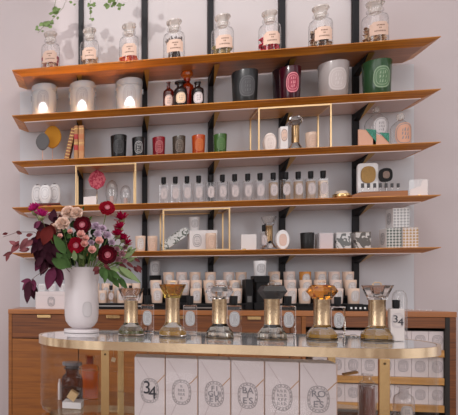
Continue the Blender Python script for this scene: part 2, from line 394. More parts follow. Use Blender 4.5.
# ================================================================== second shelf
for i, (x0, x1, yt) in enumerate(((31.5, 57, 86.5), (69.5, 95.5, 84), (115.7, 142.5, 81))):
    Y = 3.50; X, w, h = place(x0, x1, yt, SH[1], Y); R = w / 2
    t = thing('ceramic_canister', 'white lidded canister with a grey oval, %s of the three on the second shelf' % ('left', 'middle', 'right')[i], 'canister', (X, Y, SH[1] + .0005), group='white canisters on the second shelf')
    b = new(); lathe(b, [(0, 0), (R * .95, 0), (R * .97, .004), (R * .97, h * .80), (R * .93, h * .80), (R * .9, h * .7), (0, h * .7)], 36); obj('body', b, canister_m, t)
    b = new(); lathe(b, [(0, h * .8005), (R, h * .8005), (R * 1.01, h * .93), (R * .97, h * .975), (R * .7, h), (0, h)], 36); obj('lid', b, canister_m, t)
    for s in (-1, 1):
        b = new(); box(b, -.004, .004, -.006, .006, h * .60, h * .74, M=Matrix.Translation((s * R * 1.0, 0, 0)), bev=.001); obj('clasp', b, mat('grey_metal', (.25, .25, .26), .4, .8), t)
    b = new(); badge(b, wrapper(R * .97, h * .47), w * .50, h * .62, 0, 1, rings=((.98, .92), (.84, .80), (.68, .64)), mrows=4); obj('oval_emblem', b, [mat('emblem_grey', (.33, .34, .36), .6), grey_ink_m], t)

def bottle(name, label, x0, x1, yt, z, Y, gm, neck=.38, nh=.2, lab=None, cap=None, flat=1.0, shoulder=.8, group=None, cat='bottle', labw=.8, labh=.5, ball=False, loclab=None):
    X, w, h = place(x0, x1, yt, z, Y); R = w / 2
    t = thing(name, label, cat, (X, Y, z + .0005), group=group)
    b = new(); hb = h * (1 - nh)
    lathe(b, [(0, 0), (R * .93, 0), (R, .004), (R, hb * shoulder), (R * .9, hb * (shoulder + .1)), (R * neck * 1.1, hb), (R * neck, hb + .003), (R * neck, h * .95), (R * neck * 1.25, h * .96), (R * neck * 1.25, h if not cap else h * .99)], 24, sy=flat)
    obj('glass_body', b, gm, t)
    lz = hb * (.60 if name == 'glass_decanter' and labh < .5 else .45)
    if lab:
        b = new(); Rf = wrapper(R, lz)
        if flat != 1.0:
            fl = flat
            def Rf(x, zz, k=1, R=R, zc=hb * .45): return Vector((R * math.sin(x / R), -R * fl * math.cos(x / R) - .0008 * k, zc + zz))
        badge(b, Rf, w * labw, hb * labh, 0, 1, rings=((.9, .84),), mrows=3); obj('oval_label', b, [lab, grey_ink_m], t)
    return t, R, h, hb
def stopper(t, R, z0, h, m, name='stopper', k=.6):
    b = new(); lathe(b, [(0, z0), (R * k * .55, z0), (R * k * .6, z0 + h * .3), (R * k, z0 + h * .55), (R * k, z0 + h * .85), (R * k * .7, z0 + h), (0, z0 + h)], 20); obj(name, b, m, t)
blk_glass = mat('black_glass', (.012, .006, .006), .2, spec=.4)
t, R, h, hb = bottle('small_bottle', 'small red brown glass bottle with a pale printed label, left of the dark bottles', 163, 174, 82, SH[1], 3.46, red_brown_m, .32, .22, pink_label_m, flat=.6, group='brown glass bottles on the second shelf')
b = new(); lathe(b, [(0, .004), (R * .85, .004), (R * .85, hb * .28), (0, hb * .28)], 20, sy=.58); obj('liquid', b, mat('red_liquid', (.30, .05, .02), .2), t)
t, R, h, hb = bottle('oil_bottle', 'dark stoppered bottle with a cream oval label, in front of the tall amber bottle', 173.5, 187, 83.5, SH[1], 3.42, blk_glass, .5, .16, cream_m, group='brown glass bottles on the second shelf')
stopper(t, R, h * .9, h * .18, blk_glass, k=.85)
t, R, h, hb = bottle('amber_bottle', 'tall amber bottle with a round faceted ball stopper, tallest of the brown bottles', 180, 194, 79.5, SH[1], 3.50, amber_m, .42, .12, None, group='brown glass bottles on the second shelf')
b = new(); lathe(b, [(0, h * .9), (R * .42, h * .92), (R * .45, h * 1.02), (R * .9, h * 1.09), (R * .93, h * 1.16), (R * .7, h * 1.26), (0, h * 1.29)], 10, smooth=False); obj('ball_stopper', b, mat('amber_solid', (.38, .08, .01), .12, coat=.6), t)
b = new(); lathe(b, [(0, .004), (R * .93, .004), (R * .93, hb * .72), (0, hb * .72)], 20); obj('liquid', b, mat('amber_liquid', (.42, .13, .03), .25), t)
t, R, h, hb = bottle('oil_bottle', 'dark brown bottle with a pale oval label, beside the black upright', 191, 204, 82.5, SH[1], 3.44, blk_glass, .42, .18, pinkwhite_m, group='brown glass bottles on the second shelf')

def candle(x0, x1, yt, z, Y, jar, label, lab=None, labink=None, wax=None, group='scented candles', bottomf=.88, clear=False, loc=None, dims=None, labw=.62, labh=.6, name='scented_candle', fill=.72, rings=((.95, .88), (.72, .67))):
    if dims: X, w, h = dims
    else: X, w, h = place(x0, x1, yt, z, Y)
    R = w / 2; R0 = R * bottomf
    t = thing(name, label, 'candle', (X, Y, z + .0005), group=group)
    b = new(); tk = .0035 if R > .03 else .002
    lathe(b, [(0, 0), (R0 * .95, 0), (R0, .004), (R * .99, h - .002), (R - tk * .5, h), (R - tk, h - .002), (R0 - tk, .008), (0, .008)], 26); obj('jar', b, jar, t)
    b = new(); rf = R0 + (R - R0) * fill - tk
    lathe(b, [(0, .009), (R0 - tk - .0006, .009), (rf - .0006, h * fill), (0, h * fill)], 22); obj('wax', b, wax or cream_m, t)
    b = new(); tube(b, [(0, 0, h * fill - .001), (.001, 0, h * fill + .012)], .0009, 5); obj('wick', b, black_m, t)
    if lab:
        b = new(); badge(b, wrapper(lambda q, R0=R0, R=R, h=h: R0 + (R - R0) * q / h, h * .5), w * labw, h * labh, 0, 1, rings=rings, mrows=3); obj('oval_label', b, [lab, labink or grey_ink_m], t)
    return t
def jm(name, c, r=.12): return mat(name, c, max(r, .2), spec=.35, coat=.12)
candle(231, 258.5, 73, SH[1], 3.45, jm('charcoal_jar', (.02, .022, .024), .3), 'large dark grey candle with a faint oval, right of the brown bottles', mat('grey_oval', (.055, .055, .06), .4), mat('grey_oval2', (.09, .09, .095), .4), group='large candles on the second shelf')
candle(272, 298, 70.5, SH[1], 3.52, jm('plum_black_jar', (.02, .008, .012)), 'large black candle partly hidden behind the large red candle', None, group='large candles on the second shelf')
candle(278.5, 301.5, 69, SH[1], 3.41, jm('crimson_jar', (.035, .002, .008)), 'large dark crimson candle with a pink oval emblem on the second shelf', mat('crimson_oval', (.30, .02, .055), .4), mat('pink_print', (.75, .30, .33), .5), group='large candles on the second shelf')
candle(317, 349.5, 65, SH[1], 3.45, jm('pale_grey_jar', (.36, .325, .32), .25), 'large pale grey candle with a beige oval, left of the green candle', mat('beige_oval', (.55, .49, .48), .5), mat('beige_oval2', (.62, .57, .56), .5), group='large candles on the second shelf')
candle(361, 392.5, 63, SH[1], 3.45, jm('green_jar', (.025, .075, .030)), 'large green candle with a pale printed oval, rightmost on the second shelf', mat('green_oval', (.09, .19, .09), .4), mat('green_print', (.30, .42, .28), .5), group='large candles on the second shelf')

# ================================================================== third shelf
z = SH[2]
def disc_orn(name, label, x0, x1, y0, y1, Y, m, stem_m, zb, th=.012, pts=None, stem=True, group=None, baser=.03):
    X, w, h = place(x0, x1, y0, zb, Y, False); zc = ZY((x0 + x1) / 2, (y0 + y1) / 2, Y) - zb; hh = (ZY(x0, y0, Y) - ZY(x0, y1, Y))
    t = thing(name, label, 'ornament', (X, Y, zb + .0005), group=group)
    b = new(); o = oval(w, hh, 24, 1.75) if pts is None else pts(w, hh)
    prism(b, [(x, zc + q) for x, q in o], -th / 2, th / 2)
    r = bmesh.ops.bevel(b, geom=[e for e in b.edges if len(e.link_faces) == 2 and abs(e.verts[0].co.y - e.verts[1].co.y) < 1e-6], offset=th * .3, segments=2, affect='EDGES')
    obj('oval_disc', b, m, t)
    if stem:
        b = new(); tube(b, [(0, 0, .004), (0, 0, zc - hh / 2 + .003)], .0022, 6); obj('stem', b, stem_m, t)
        b = new(); box(b, -baser, baser, -.02, .02, 0, .006, bev=.002); obj('base', b, stem_m, t)
    return t
copper_m = mat('copper', (.66, .38, .28), .4, .4)
disc_orn('oval_ornament', 'orange oval ornament on a thin copper stem, behind the grey one', 43.5, 61.5, 125.5, 148.5, 3.50, mat('orange_felt', (.62, .28, .02), .8, bump=.3), copper_m, z, group='oval ornaments on stems', baser=.03)
disc_orn('oval_ornament', 'dark grey oval ornament on a thin copper stem, in front of the orange one', 35.8, 49.5, 133, 150.5, 3.43, mat('grey_felt', (.115, .115, .12), .8, bump=.3), copper_m, z, group='oval ornaments on stems', baser=.03)
def book(label, x0, x1, yt, Y, m, band, lean=0.0, cxb=None, bands=(.12, .32, .55, .8)):
    X, w, h = place(x0, x1, yt, z, Y, False)
    t = thing('leather_book', label, 'book', (X, Y, z + .0008), group='leather books on the third shelf')
    M = Matrix.Rotation(lean, 4, 'Y')
    if lean: M = Matrix.Translation((w/2, 0, 0)) @ M @ Matrix.Translation((-w/2, 0, 0))
    b = new()
    n = 8; pts = [(w / 2 * math.cos(PI + PI * k / n), -.006 * math.sin(PI * k / n) * 1.0) for k in range(n + 1)]
    va = [b.verts.new(M @ Vector((x, y - .045, 0))) for x, y in pts] ; vb = [b.verts.new(M @ Vector((x, y - .045, h))) for x, y in pts]
    va2 = [b.verts.new(M @ Vector((x, .05, 0))) for x in (w / 2, -w / 2)]; vb2 = [b.verts.new(M @ Vector((x, .05, h))) for x in (w / 2, -w / 2)]
    A_, B_ = va + va2, vb + vb2
    face(b, A_[::-1]); face(b, B_)
    for k in range(len(A_)): face(b, [A_[k], A_[(k + 1) % len(A_)], B_[(k + 1) % len(A_)], B_[k]])
    obj('cover', b, m, t)
    for k, q in enumerate(bands):
        b = new(); v = [[b.verts.new(M @ Vector((x * 1.04, y - .0462, h * q + dz))) for x, y in pts] for dz in (0, h * (.14 if band[1] and k % 2 else .025))]
        for j in range(n): face(b, [v[0][j], v[0][j + 1], v[1][j + 1], v[1][j]])
        obj('spine_band', b, band[0] if not (band[1] and k % 2) else band[1], t)
gold_m = mat('gilt', (.72, .48, .18), .4, .3)
book('brown leather book leaning left against two upright books', 67.5, 72, 129.5, 3.47, mat('leather_brown', (.28, .10, .04), .5, var=.2, vscale=60), (gold_m, None), lean=0.0, bands=[k * .09 + .04 for k in range(11)])
bpy.context.view_layer.update()
lb = [o for o in COL.objects if o.name.startswith('leather_book')][-1]; lb.rotation_euler = (0, .225, 0); lb.location.x -= .022
book('tan leather book with two red spine labels, upright beside the leaning book', 74.3, 78.4, 128, 3.47, mat('leather_tan', (.48, .24, .09), .5, var=.2, vscale=60), (gold_m, mat('red_leather', (.42, .03, .03), .5)), bands=(.06, .32, .5, .62, .9))
book('light tan leather book, rightmost of the upright books', 78.9, 84.2, 128, 3.47, mat('leather_light', (.56, .28, .12), .5, var=.2, vscale=60), (gold_m, mat('rust_leather', (.55, .20, .08), .5)), bands=(.06, .30, .5, .62, .9))

G3 = 'candles on the third shelf'
wl = mat('white_print', (.62, .62, .63), .5)
candle(110.3, 127, 136.3, z, 3.43, jm('black_jar', (.008, .008, .009), .25), 'large black candle, leftmost of the coloured candles on the third shelf', mat('black_oval', (.014, .014, .015), .4), mat('dim_print', (.07, .07, .075), .5), group=G3, labw=.66)
candle(131.7, 145, 138.2, z, 3.43, jm('black_jar2', (.007, .007, .008), .25), 'small black candle with a white printed oval, beside the red candle', mat('black_oval3', (.01, .01, .012), .4), mat('white_line', (.6, .6, .6), .5), group=G3, labw=.66)
candle(152, 165.5, 138, z, 3.43, jm('red_jar', (.19, .004, .012)), 'small red candle with a pink printed oval on the third shelf', mat('red_oval', (.24, .008, .02), .4), mat('pink_line', (.6, .22, .22), .5), group=G3, labw=.66)
candle(172, 185.7, 137, z, 3.43, jm('smoke_jar', (.05, .038, .028)), 'small smoky brown candle with an amber bottom, between the red and orange candles', mat('smoke_oval', (.075, .055, .042), .4), mat('smoke_line', (.25, .2, .16), .5), group=G3, labw=.66)
candle(191.5, 205.5, 136, z, 3.43, jm('orange_jar', (.34, .045, .005)), 'small orange red candle, left of the green candle', mat('orange_oval', (.46, .09, .008), .4), mat('orange_line', (.55, .16, .03), .5), group=G3, labw=.66)
candle(213, 227.2, 135, z, 3.43, jm('mid_green_jar', (.03, .085, .015)), 'small green candle, rightmost of the coloured candles on the third shelf', mat('mg_oval', (.05, .13, .03), .4), mat('mg_line', (.10, .2, .06), .5), group=G3, labw=.66)
# inside the frame
X, w, h = place(262.5, 277, 133, z, 3.45)
t = thing('oval_soap', 'round cream embossed oval on edge inside the brass frame on the third shelf', 'soap', (X, 3.45, z + .0005))
b = new(); M = Matrix.Translation((0, 0, h / 2)) @ Matrix.Rotation(PI / 2, 4, 'X')
lathe(b, [(0, -.012), (.42 * w, -.012), (.5 * w, -.004), (.5 * w, .004), (.42 * w, .012), (0, .012)], 30, M=M, sy=h / w * 1.0); obj('soap_body', b, mat('soap', (.72, .64, .60), .5), t)
b = new(); badge(b, wrapper(None, h / 2, -.012), w * .8, h * .8, 0, 1, rings=((.98, .92), (.6, .55)), mrows=3); obj('embossed_oval', b, [mat('soap2', (.74, .66, .62), .5), mat('soap3', (.60, .52, .49), .5)], t)
X, w, h = place(279.5, 287, 127.5, z, 3.43, False)
t = thing('perfume_carton', 'slim white carton with a cream oval, beside the framed diffuser', 'box', (X, 3.43, z + .0005))
b = new(); box(b, -w / 2, w / 2, -w / 2, w / 2, 0, h, bev=.0008); obj('carton', b, white_m, t)
b = new(); badge(b, wrapper(None, h * .66, -w / 2), w * .86, h * .5, 0, 1, rings=((.9, .8),), mrows=2); obj('oval_label', b, [cream_label_m, grey_ink_m], t)

def hourglass(label, X, Y, z, R, h, bowl_m, bowl_kind, liq_m, group, facet=False, loop=False, rz=0.0, brass=brass_b_m):
    t = thing('hourglass_diffuser', label, 'diffuser', (X, Y, z + .0005), rz, group)
    hb, hc = h * .27, h * .74
    b = new(); sg = 8 if facet else 28; sm = not facet
    lathe(b, [(0, 0), (R * .97, 0), (R, .004), (R * .98, hb * .40), (R * .60, hb * .85), (R * .52, hb * 1.05), (R * .50, hb * 1.05)], sg, smooth=sm, ph=PI / 8); obj('glass_base', b, rglass('diffuser_glass', (.95, .95, .93)), t)
    if liq_m:
        b = new(); lathe(b, [(0, .006), (R * .88, .006), (R * .9, hb * .38), (0, hb * .38)], sg, ph=PI / 8, smooth=sm); obj('liquid', b, liq_m, t)
    b = new(); lathe(b, [(0, -.003), (R * 1.0, -.003), (R * 1.0, 0)], 28, c=(0, 0, .003)); obj('foot', b, mat('dark_bronze', (.12, .08, .04), .3, .8), t)
    b = new(); rb = R * .54
    lathe(b, [(rb * .8, hb), (rb, hb), (rb, hb + .002), (rb * .96, hb + .004), (rb * .96, hc - .004), (rb, hc - .002), (rb, hc), (rb * .8, hc)], 32); obj('brass_sleeve', b, brass, t)
    b = new(); hh = h - hc
    if bowl_kind == 'flare': pr = [(0, hc), (R * .62, hc), (R * .70, hc + hh * .3), (R * .98, hc + hh * .88), (R * .99, h), (R * .93, h), (R * .55, hc + hh * .3), (0, hc + hh * .25)]
    elif bowl_kind == 'gem': pr = [(0, hc), (R * .62, hc), (R * .70, hc + hh * .12), (R * 1.04, hc + hh * .55), (R * .80, hc + hh * .92), (R * .6, hc + hh), (0, hc + hh)]
    else: pr = [(0, hc), (R * .62, hc), (R * .64, hc + hh * .15), (R * 1.02, hc + hh), (R * .96, hc + hh), (R * .5, hc + hh * .25), (0, hc + hh * .2)]
    lathe(b, pr, 10 if bowl_kind == 'gem' else (8 if bowl_kind == 'cone' else 24), smooth=bowl_kind == 'flare', ph=.2); obj('glass_bowl', b, bowl_m, t)
    if loop:
        b = new(); tube(b, [(-.011, 0, h * .995), (-.011, 0, h * 1.03), (-.007, 0, h * 1.05), (.007, 0, h * 1.05), (.011, 0, h * 1.03), (.011, 0, h * .995)], .0016, 6); obj('loop_handle', b, brass_l_m if bowl_kind == 'cone' else dglass, t)
    return t
dglass = rglass('bowl_glass', (.95, .93, .91), .03)
X, w, h = place(287.5, 303, 117, z, 3.45)
hourglass('brass and glass hourglass diffuser inside the brass frame on the third shelf', X, 3.45, z, w / 2, h, dglass, 'gem', mat('dark_liquid', (.10, .05, .03), .2), 'hourglass diffusers on the shelves', brass=mat('dark_brass', (.42, .28, .15), .25, 1.0))
cw = jm('clearish_jar', (.70, .53, .42), .2)
candle(305, 317.3, 133, z, 3.43, cw, 'small cream candle with a beige oval, right of the diffuser in the brass frame', cream_label_m, mat('tan_ink', (.5, .38, .27), .6), group='cream candles on shelves', labw=.75, labh=.7)
# right: big clear bottles
t, R, h, hb = bottle('glass_decanter', 'large clear round shouldered glass bottle with a square stopper, under the green candle', 364, 389, 111, z, 3.50, MATS['jar_glass'], .3, .08, mat('pale_oval', (.62, .60, .61), .5), group='large glass bottles on the third shelf', shoulder=.72, labw=.6, labh=.46)
b = new(); box(b, -.013, .013, -.013, .013, h * .96, h * .96 + .045, bev=.004); obj('stopper', b, MATS['stopper_glass'], t)
for k, (xa, xb, yt, mm, tt) in enumerate(((358.5, 376, 129, 'terracotta', 0), (373, 389, 132.5, 'terracotta', 1))):
    X, w, h2 = place(xa, xb, yt, z, 3.385, False)
    t = thing('folded_card', ('peach folded card with a green patterned corner, left foot of the large clear bottle', 'small peach folded card with a green patterned corner, between the two clear bottles')[k], 'card', (X, 3.39, z + .0005), group='peach and green cards')
    b = new(); prism(b, [(-w / 2, 0), (w / 2, 0), (w / 2, h2 * .3), (w * .0, h2 * .95) if k == 0 else (w * .2, h2 * .7), (-w / 2, h2)], -.004, .004); obj('card', b, mat('peach_card', (.66, .38, .27), .6), t)
    b = new(); prism(b, [(w * .5, h2 * .25), (w * .5, h2 * .92), (-w * .1, h2 * 1.0)], -.0075, -.0045); obj('patterned_corner', b, pattern('green_pat', (.01, .12, .08), (.05, .32, .22), 90, 'swirl'), t)
t, R, h, hb = bottle('glass_decanter', 'clear glass bottle with a large peach oval label, rightmost on the third shelf', 389.5, 411.5, 118, z, 3.44, MATS['jar_glass'], .3, .1, mat('peach_label', (.66, .37, .26), .6), group='large glass bottles on the third shelf', shoulder=.72, labw=.92, labh=.8)
b = new(); lathe(b, [(0, h * .9), (R * .3, h * .92), (R * .42, h * 1.04), (R * .3, h * 1.12), (0, h * 1.13)], 16); obj('stopper', b, MATS['stopper_glass'], t)

# ================================================================== fourth shelf
z = SH[3]
bt, bt2 = 0.016, 0.012
for k, (xa, xb, z0, z1, m, lab) in enumerate(((29, 61.5, 0, bt, mat('tan_cover', (.50, .22, .06), .55, var=.3, vscale=40), 'tan flat book with red marks, bottom of the pair under the white oval vases'), (33, 60, bt + .001, bt + bt2, mat('maroon_cover', (.18, .04, .025), .55), 'dark maroon flat book under the white oval vases, on top of the tan book'))):
    Xa, Xb = XY(xa, 3.40), XY(xb, 3.40)
    t = thing('flat_book', lab, 'book', ((Xa + Xb) / 2, 3.45, z + z0 + .0005), group='flat books on the fourth shelf'); hw = (Xb - Xa) / 2
    b = new(); box(b, -hw, hw, -.06, .06, 0, .0025); box(b, -hw, hw, -.06, .06, z1 - z0 - .0025, z1 - z0); box(b, -hw, hw, -.06, -.057, 0, z1 - z0); obj('cover', b, m, t)
    b = new(); box(b, -hw + .004, hw - .004, -.056, .056, .0026, z1 - z0 - .0026); obj('pages', b, white_m, t)
    if k == 0:
        b = new()
        for q in (-.35, .15): box(b, hw * q, hw * (q + .22), -.0612, -.0602, .002, z1 - z0 - .002)
        obj('spine_label', b, mat('red_leather', (.42, .03, .03), .5), t)
for k, (xa, xb, ya, yb, Y) in enumerate(((31.5, 43, 184.5, 200, 3.48), (48.5, 60.5, 183.5, 200, 3.48), (39, 51.5, 184.5, 201, 3.41))):
    zb = z + bt + bt2 + .001
    X, w, h = place(xa, xb, ya, zb, Y); 
    t = thing('oval_vase', 'flattened white ceramic oval vase, %s of the three on the flat books' % ('left', 'right', 'middle and nearest')[k], 'vase', (X, Y, zb + .0005), group='white oval vases')
    b = new(); R = w / 2; lathe(b, [(0, 0), (R * .5, 0), (R * .8, h * .12), (R * .98, h * .35), (R, h * .55), (R * .85, h * .82), (R * .5, h * .95), (R * .2, h * .97), (0, h * .97)], 26, sy=.42); obj('body', b, porc_m, t)
    b = new(); badge(b, wrapper(None, h * .52, -R * .44), w * .5, h * .5, 0, 1, rings=((1.3, 1.2), (.75, .68)), marks=False, bg=False); obj('embossed_ring', b, [porc_m, mat('emb', (.50, .50, .52), .5)], t)
    b = new(); lathe(b, [(R * .22, h * .955), (R * .26, h * .97), (R * .2, h)], 12); obj('neck_ring', b, mat('grey_metal', (.25, .25, .26), .4, .8), t)
# red patterned ornament, price cards, cloches
def hexo(w, h): return [(w * .5, 0), (w * .36, h * .30), (0, h * .5), (-w * .36, h * .30), (-w * .5, 0), (-w * .36, -h * .32), (0, -h * .5), (w * .36, -h * .32)]
disc_orn('patterned_ornament', 'red and pink marbled oval ornament inside the brass frame on the fourth shelf', 88, 106, 169.5, 190, 3.48, pattern('marbled_red', (.42, .01, .05), (.62, .12, .16), 22, 'swirl', c3=(.70, .48, .38)), brass_m, z, pts=hexo, baser=.02)
def acrylic(label, x0, x1, yt, z, Y, slant=False):
    X, w, h = place(x0, x1, yt, z, Y, False)
    t = thing('card_holder', label, 'card holder', (X, Y, z + .0005), group='clear card holders')
    b = new(); box(b, -w / 2, w / 2, -.0015, .0015, 0, h); obj('acrylic_sheet', b, glass('acrylic', (.90, .90, .90), (.7, .7, .7), 1.0), t)
    b = new(); pts = [(-w * .46, .004), (w * .46, .004), (w * .46, h * .96 if slant else h * .58), (w * .2, h * .96 if slant else h * .58), (w * .08, h * .62 if slant else h * .58), (-w * .46, h * .42 if slant else h * .55)]
    prism(b, pts, -.0032, -.0018); obj('printed_card', b, mat('card_white', (.80, .74, .73), .6), t)
    b = new(); box(b, -.28 * w - .006, -.28 * w + .006, -.010, .008, 0, .012, bev=.001) if not slant else box(b, -.006, .006, -.010, .008, 0, .012, bev=.001); obj('brass_foot', b, brass_m, t)
acrylic('clear card holder with a white card, below the red marbled ornament', 83, 97, 189.3, z, 3.39)
def cloche(label, x0, x1, yt, z, Y, base=True, knob=False):
    X, w, h = place(x0, x1, yt, z, Y); R = w / 2
    t = thing('glass_cloche', label, 'cloche', (X, Y, z + .0005), group='small glass cloches')
    b = new(); lathe(b, [(R * .62, .009), (R * .66, .012), (R * .98, h * .42), (R, h * .6), (R * .9, h * .8), (R * .6, h * .94), (R * .2, h), (0, h)], 26); obj('dome', b, glass('cloche_glass', (.96, .96, .96), (.62, .62, .62), 1.5), t)
    b = new(); lathe(b, [(0, 0), (R * .85, 0), (R * .85, .007), (0, .007)], 24); obj('base', b, black_m if base else pinkwhite_m, t)
    b = new(); lathe(b, [(0, .008), (R * .3, .008), (R * .34, h * .4), (0, h * .42)], 16); obj('votive', b, mat('pink_wax', (.62, .46, .42), .5), t)
cloche('small glass cloche over a pink votive on a black base, in the brass frame', 105.5, 118, 180.5, z, 3.44)
cloche('smaller glass cloche with a pale base, right of the black based cloche', 120, 131, 185.5, z, 3.44, False)

# room sprays
clear_liq = glass('clear_liquid', (.96, .94, .94), (.88, .85, .85), .4)
amb_liq = glass('pale_amber_liquid', (.93, .79, .64), (.78, .60, .44), .4)
def spray(label, x0, x1, yt, z, Y, group, amber=False, dims=None, rz=0.0, lab=None, name='room_spray', frost=None, capf=.225):
    X, w, h = dims if dims else place(x0, x1, yt, z, Y, False)
    t = thing(name, label, 'spray bottle', (X, Y, z + .0005), rz, group)
    hb = h * (1 - capf); d = w * .36
    b = new(); box(b, -w / 2, w / 2, -d, d, 0, hb * .97, bev=w * .10); obj('glass_body', b, frost or glass('spray_glass', (.985, .98, .98), (.66, .66, .66), 1.2), t)
    if not frost:
        b = new(); box(b, -w * .40, w * .40, -d * .8, d * .8, .008, hb * .86, bev=w * .08); obj('liquid', b, amb_liq if amber else clear_liq, t)
        b = new(); tube(b, [(0, 0, .012), (0, 0, hb * .95)], .0012, 5); obj('dip_tube', b, mat('tube_grey', (.5, .5, .5), .4), t)
    b = new(); lathe(b, [(0, hb), (w * .25, hb), (w * .26, h - .002), (w * .24, h), (0, h)], 18); lathe(b, [(w * .2, hb * .95), (w * .2, hb)], 14); obj('cap', b, black_m, t)
    b = new(); badge(b, wrapper(None, hb * .50, -d), w * .70, hb * .52, 0, 1, rings=((.92, .85), (.68, .62)) if lab is None else ((.92, .85), (.68, .62)), mrows=4); obj('oval_label', b, [lab or label_m, grey_ink_m if lab is None else grey_ink_m], t)
    return t
cx = [163.6, 175.3, 187, 198.6, 210.5, 222.4, 234.6, 247.7, 260, 273.2, 285.7, 298.2, 310.7, 323]
pl = mat('pale_pink_label', (.70, .62, .61), .6)
for k, x in enumerate(cx):
    hw = 4.7 + k * .045; yt = 177.5 - k * .5
    spray('%s spray bottle, %s from the left in the row on the fourth shelf' % ('clear square' if k < 9 else 'pale amber square', ORD[k]), x - hw, x + hw, yt, z, 3.41, 'room sprays on the fourth shelf', k >= 9, lab=pl)
X, w, h = place(332, 351, 190.5, z, 3.43)
t = thing('round_dish', 'low round dish with a brass rim, right of the row of spray bottles', 'dish', (X, 3.43, z + .0005)); R = w / 2
b = new(); lathe(b, [(0, 0), (R * .8, 0), (R * .98, .012), (R, h * .55), (R * .96, h * .6), (0, h * .6)], 28); obj('dish', b, brass_m, t)
b = new(); lathe(b, [(0, h * .605), (R * .8, h * .605), (R * .6, h * .9), (0, h)], 24); obj('cream_block', b, mat('cream', (.66, .56, .46), .5), t)
# wooden riser with vials
Xa, Xb = XY(352, 3.375), XY(408, 3.375)
t = thing('wooden_riser', 'low reddish wooden display riser at the right of the fourth shelf', 'display riser', ((Xa + Xb) / 2, 3.43, z + .0005)); hw = (Xb - Xa) / 2; RZ = .034
b = new(); prism(b, [(-hw, 0), (hw, 0), (hw, RZ), (-hw + .05, RZ), (-hw, RZ * .5)], -.055, .09); obj('board', b, cab_m, t)
zr = z + RZ + .001
for k, c in enumerate((362.6, 368.5, 374.7, 380.3, 386.1, 392, 398.2)):
    X, w, h = place(c - 1.6, c + 1.6, 183.5, zr, 3.40)
    t = thing('perfume_vial', 'tiny clear vial with a black cap on the wooden riser, %s from the left' % ORD[k], 'vial', (X, 3.40, zr + .0005), group='tiny vials on the wooden riser')
    b = new(); lathe(b, [(0, 0), (w / 2, 0), (w / 2, h * .55), (w * .3, h * .6)], 12); obj('tube', b, glass('spray_glass'), t)
    b = new(); lathe(b, [(0, h * .5), (w * .5, h * .5), (w * .5, h), (0, h)], 12); obj('cap', b, mat('vial_cap', (.06, .06, .065), .4), t)
X, w, h = place(357, 377.5, 163.5, zr, 3.47, False)
t = thing('display_plaque', 'white upright plaque holding a golden brown oval tray, on the wooden riser', 'plaque', (X, 3.47, zr + .0005))
b = new(); prism(b, [(x, q + h / 2) for x, q in oval(w, h, 32, 9)], -.008, .008); obj('panel', b, porc_m, t)
b = new(); prism(b, [(x, q + h * .62) for x, q in oval(w * .70, h * .54, 32, 2.6)], -.016, -.0085); obj('oval_tray', b, mat('wicker_gold', (.38, .22, .06), .5, bump=.8, bscale=300, var=.35, vscale=120), t)
b = new(); box(b, -w * .45, w * .45, -.012, -.0085, .002, .010); obj('black_foot', b, black_m, t)
X, w, h = place(379, 392, 168.5, zr, 3.45, False)
t = thing('oval_medallion', 'black oval medallion with a brown centre on a thin stand, right of the white plaque', 'medallion', (X, 3.45, zr + .0005)); hc = h * .73
b = new(); prism(b, [(x, q + hc) for x, q in oval(w, h * .55, 30, 2.8)], -.008, .008); obj('frame', b, black_m, t)
b = new(); prism(b, [(x, q + hc) for x, q in oval(w * .52, h * .3, 24, 2.6)], -.0105, -.0085); obj('centre', b, mat('taupe', (.22, .15, .12), .5, var=.4, vscale=150), t)
b = new(); tube(b, [(0, 0, .003), (0, 0, hc - h * .27)], .0015); lathe(b, [(0, 0), (.012, 0), (.012, .003), (0, .003)], 16); obj('stand', b, mat('grey_metal', (.25, .25, .26), .4, .8), t)
acrylic('clear card holder with a curved white card, rightmost on the fourth shelf', 409, 428, 179.5, z, 3.40, True)

# ================================================================== lowest shelf
z = SH[4]
Glow = 'candles on the lowest shelf'
candle(135, 145.7, 236.3, z, 3.42, cw, 'cream candle with a pale oval, left of the pair beside the upright', label_m, mat('tan_ink'  , (.5, .38, .27), .6), group=Glow, labw=.75, labh=.75)
candle(147.3, 157.7, 236.3, z, 3.42, cw, 'cream candle with a pale oval, right of the pair beside the brass frame', cream_label_m, MATS['tan_ink'], group=Glow, labw=.75, labh=.75)
X = XY(178, 3.46)
t = thing('patterned_tray', 'oblong silver patterned tray with a gold corner, tilted inside the brass frame', 'tray', (X, 3.46, z + .0015))
M = Matrix.Rotation(-.62, 4, 'Y') @ Matrix.Rotation(-.25, 4, 'X')
M = Matrix.Translation((-.078, 0, .012)) @ M
b = new(); prism(b, [(x + .088, q + .0) for x, q in oval(.185, .056, 28, 4)], -.004, .004, M=M @ Matrix.Translation((0, 0, .02))); obj('plate', b, pattern('silver_pat', (.60, .62, .61), (.10, .12, .10), 26, 'swirl', .2, c3=(.72, .70, .66), thr=.52), t)
b = new(); prism(b, [(x + .07, q) for x, q in oval(.13, .012, 20, 3)], -.012, .008, M=Matrix.Translation((-.09, 0, .0075))); obj('gold_edge', b, brass_m, t)
X, w, h = place(188.5, 216, 231, z, 3.48, False)
t = thing('gift_box', 'white gift box with a grey oval, under the white candle in the brass frame', 'box', (X, 3.48, z + .0005)); hw = w / 2
b = new(); box(b, -hw, hw, -.04, .05, 0, h, bev=.001); obj('carton', b, white_m, t)
b = new(); badge(b, lambda x, q, k=1: Vector((x - hw * .45, -.0403 - .0004 * k, q + h * .52)), w * .33, h * .62, 0, 1, rings=((.95, .86), (.7, .6)), bg=False); obj('oval_emblem', b, [white_m, grey_ink_m], t)
zb = z + h + .001
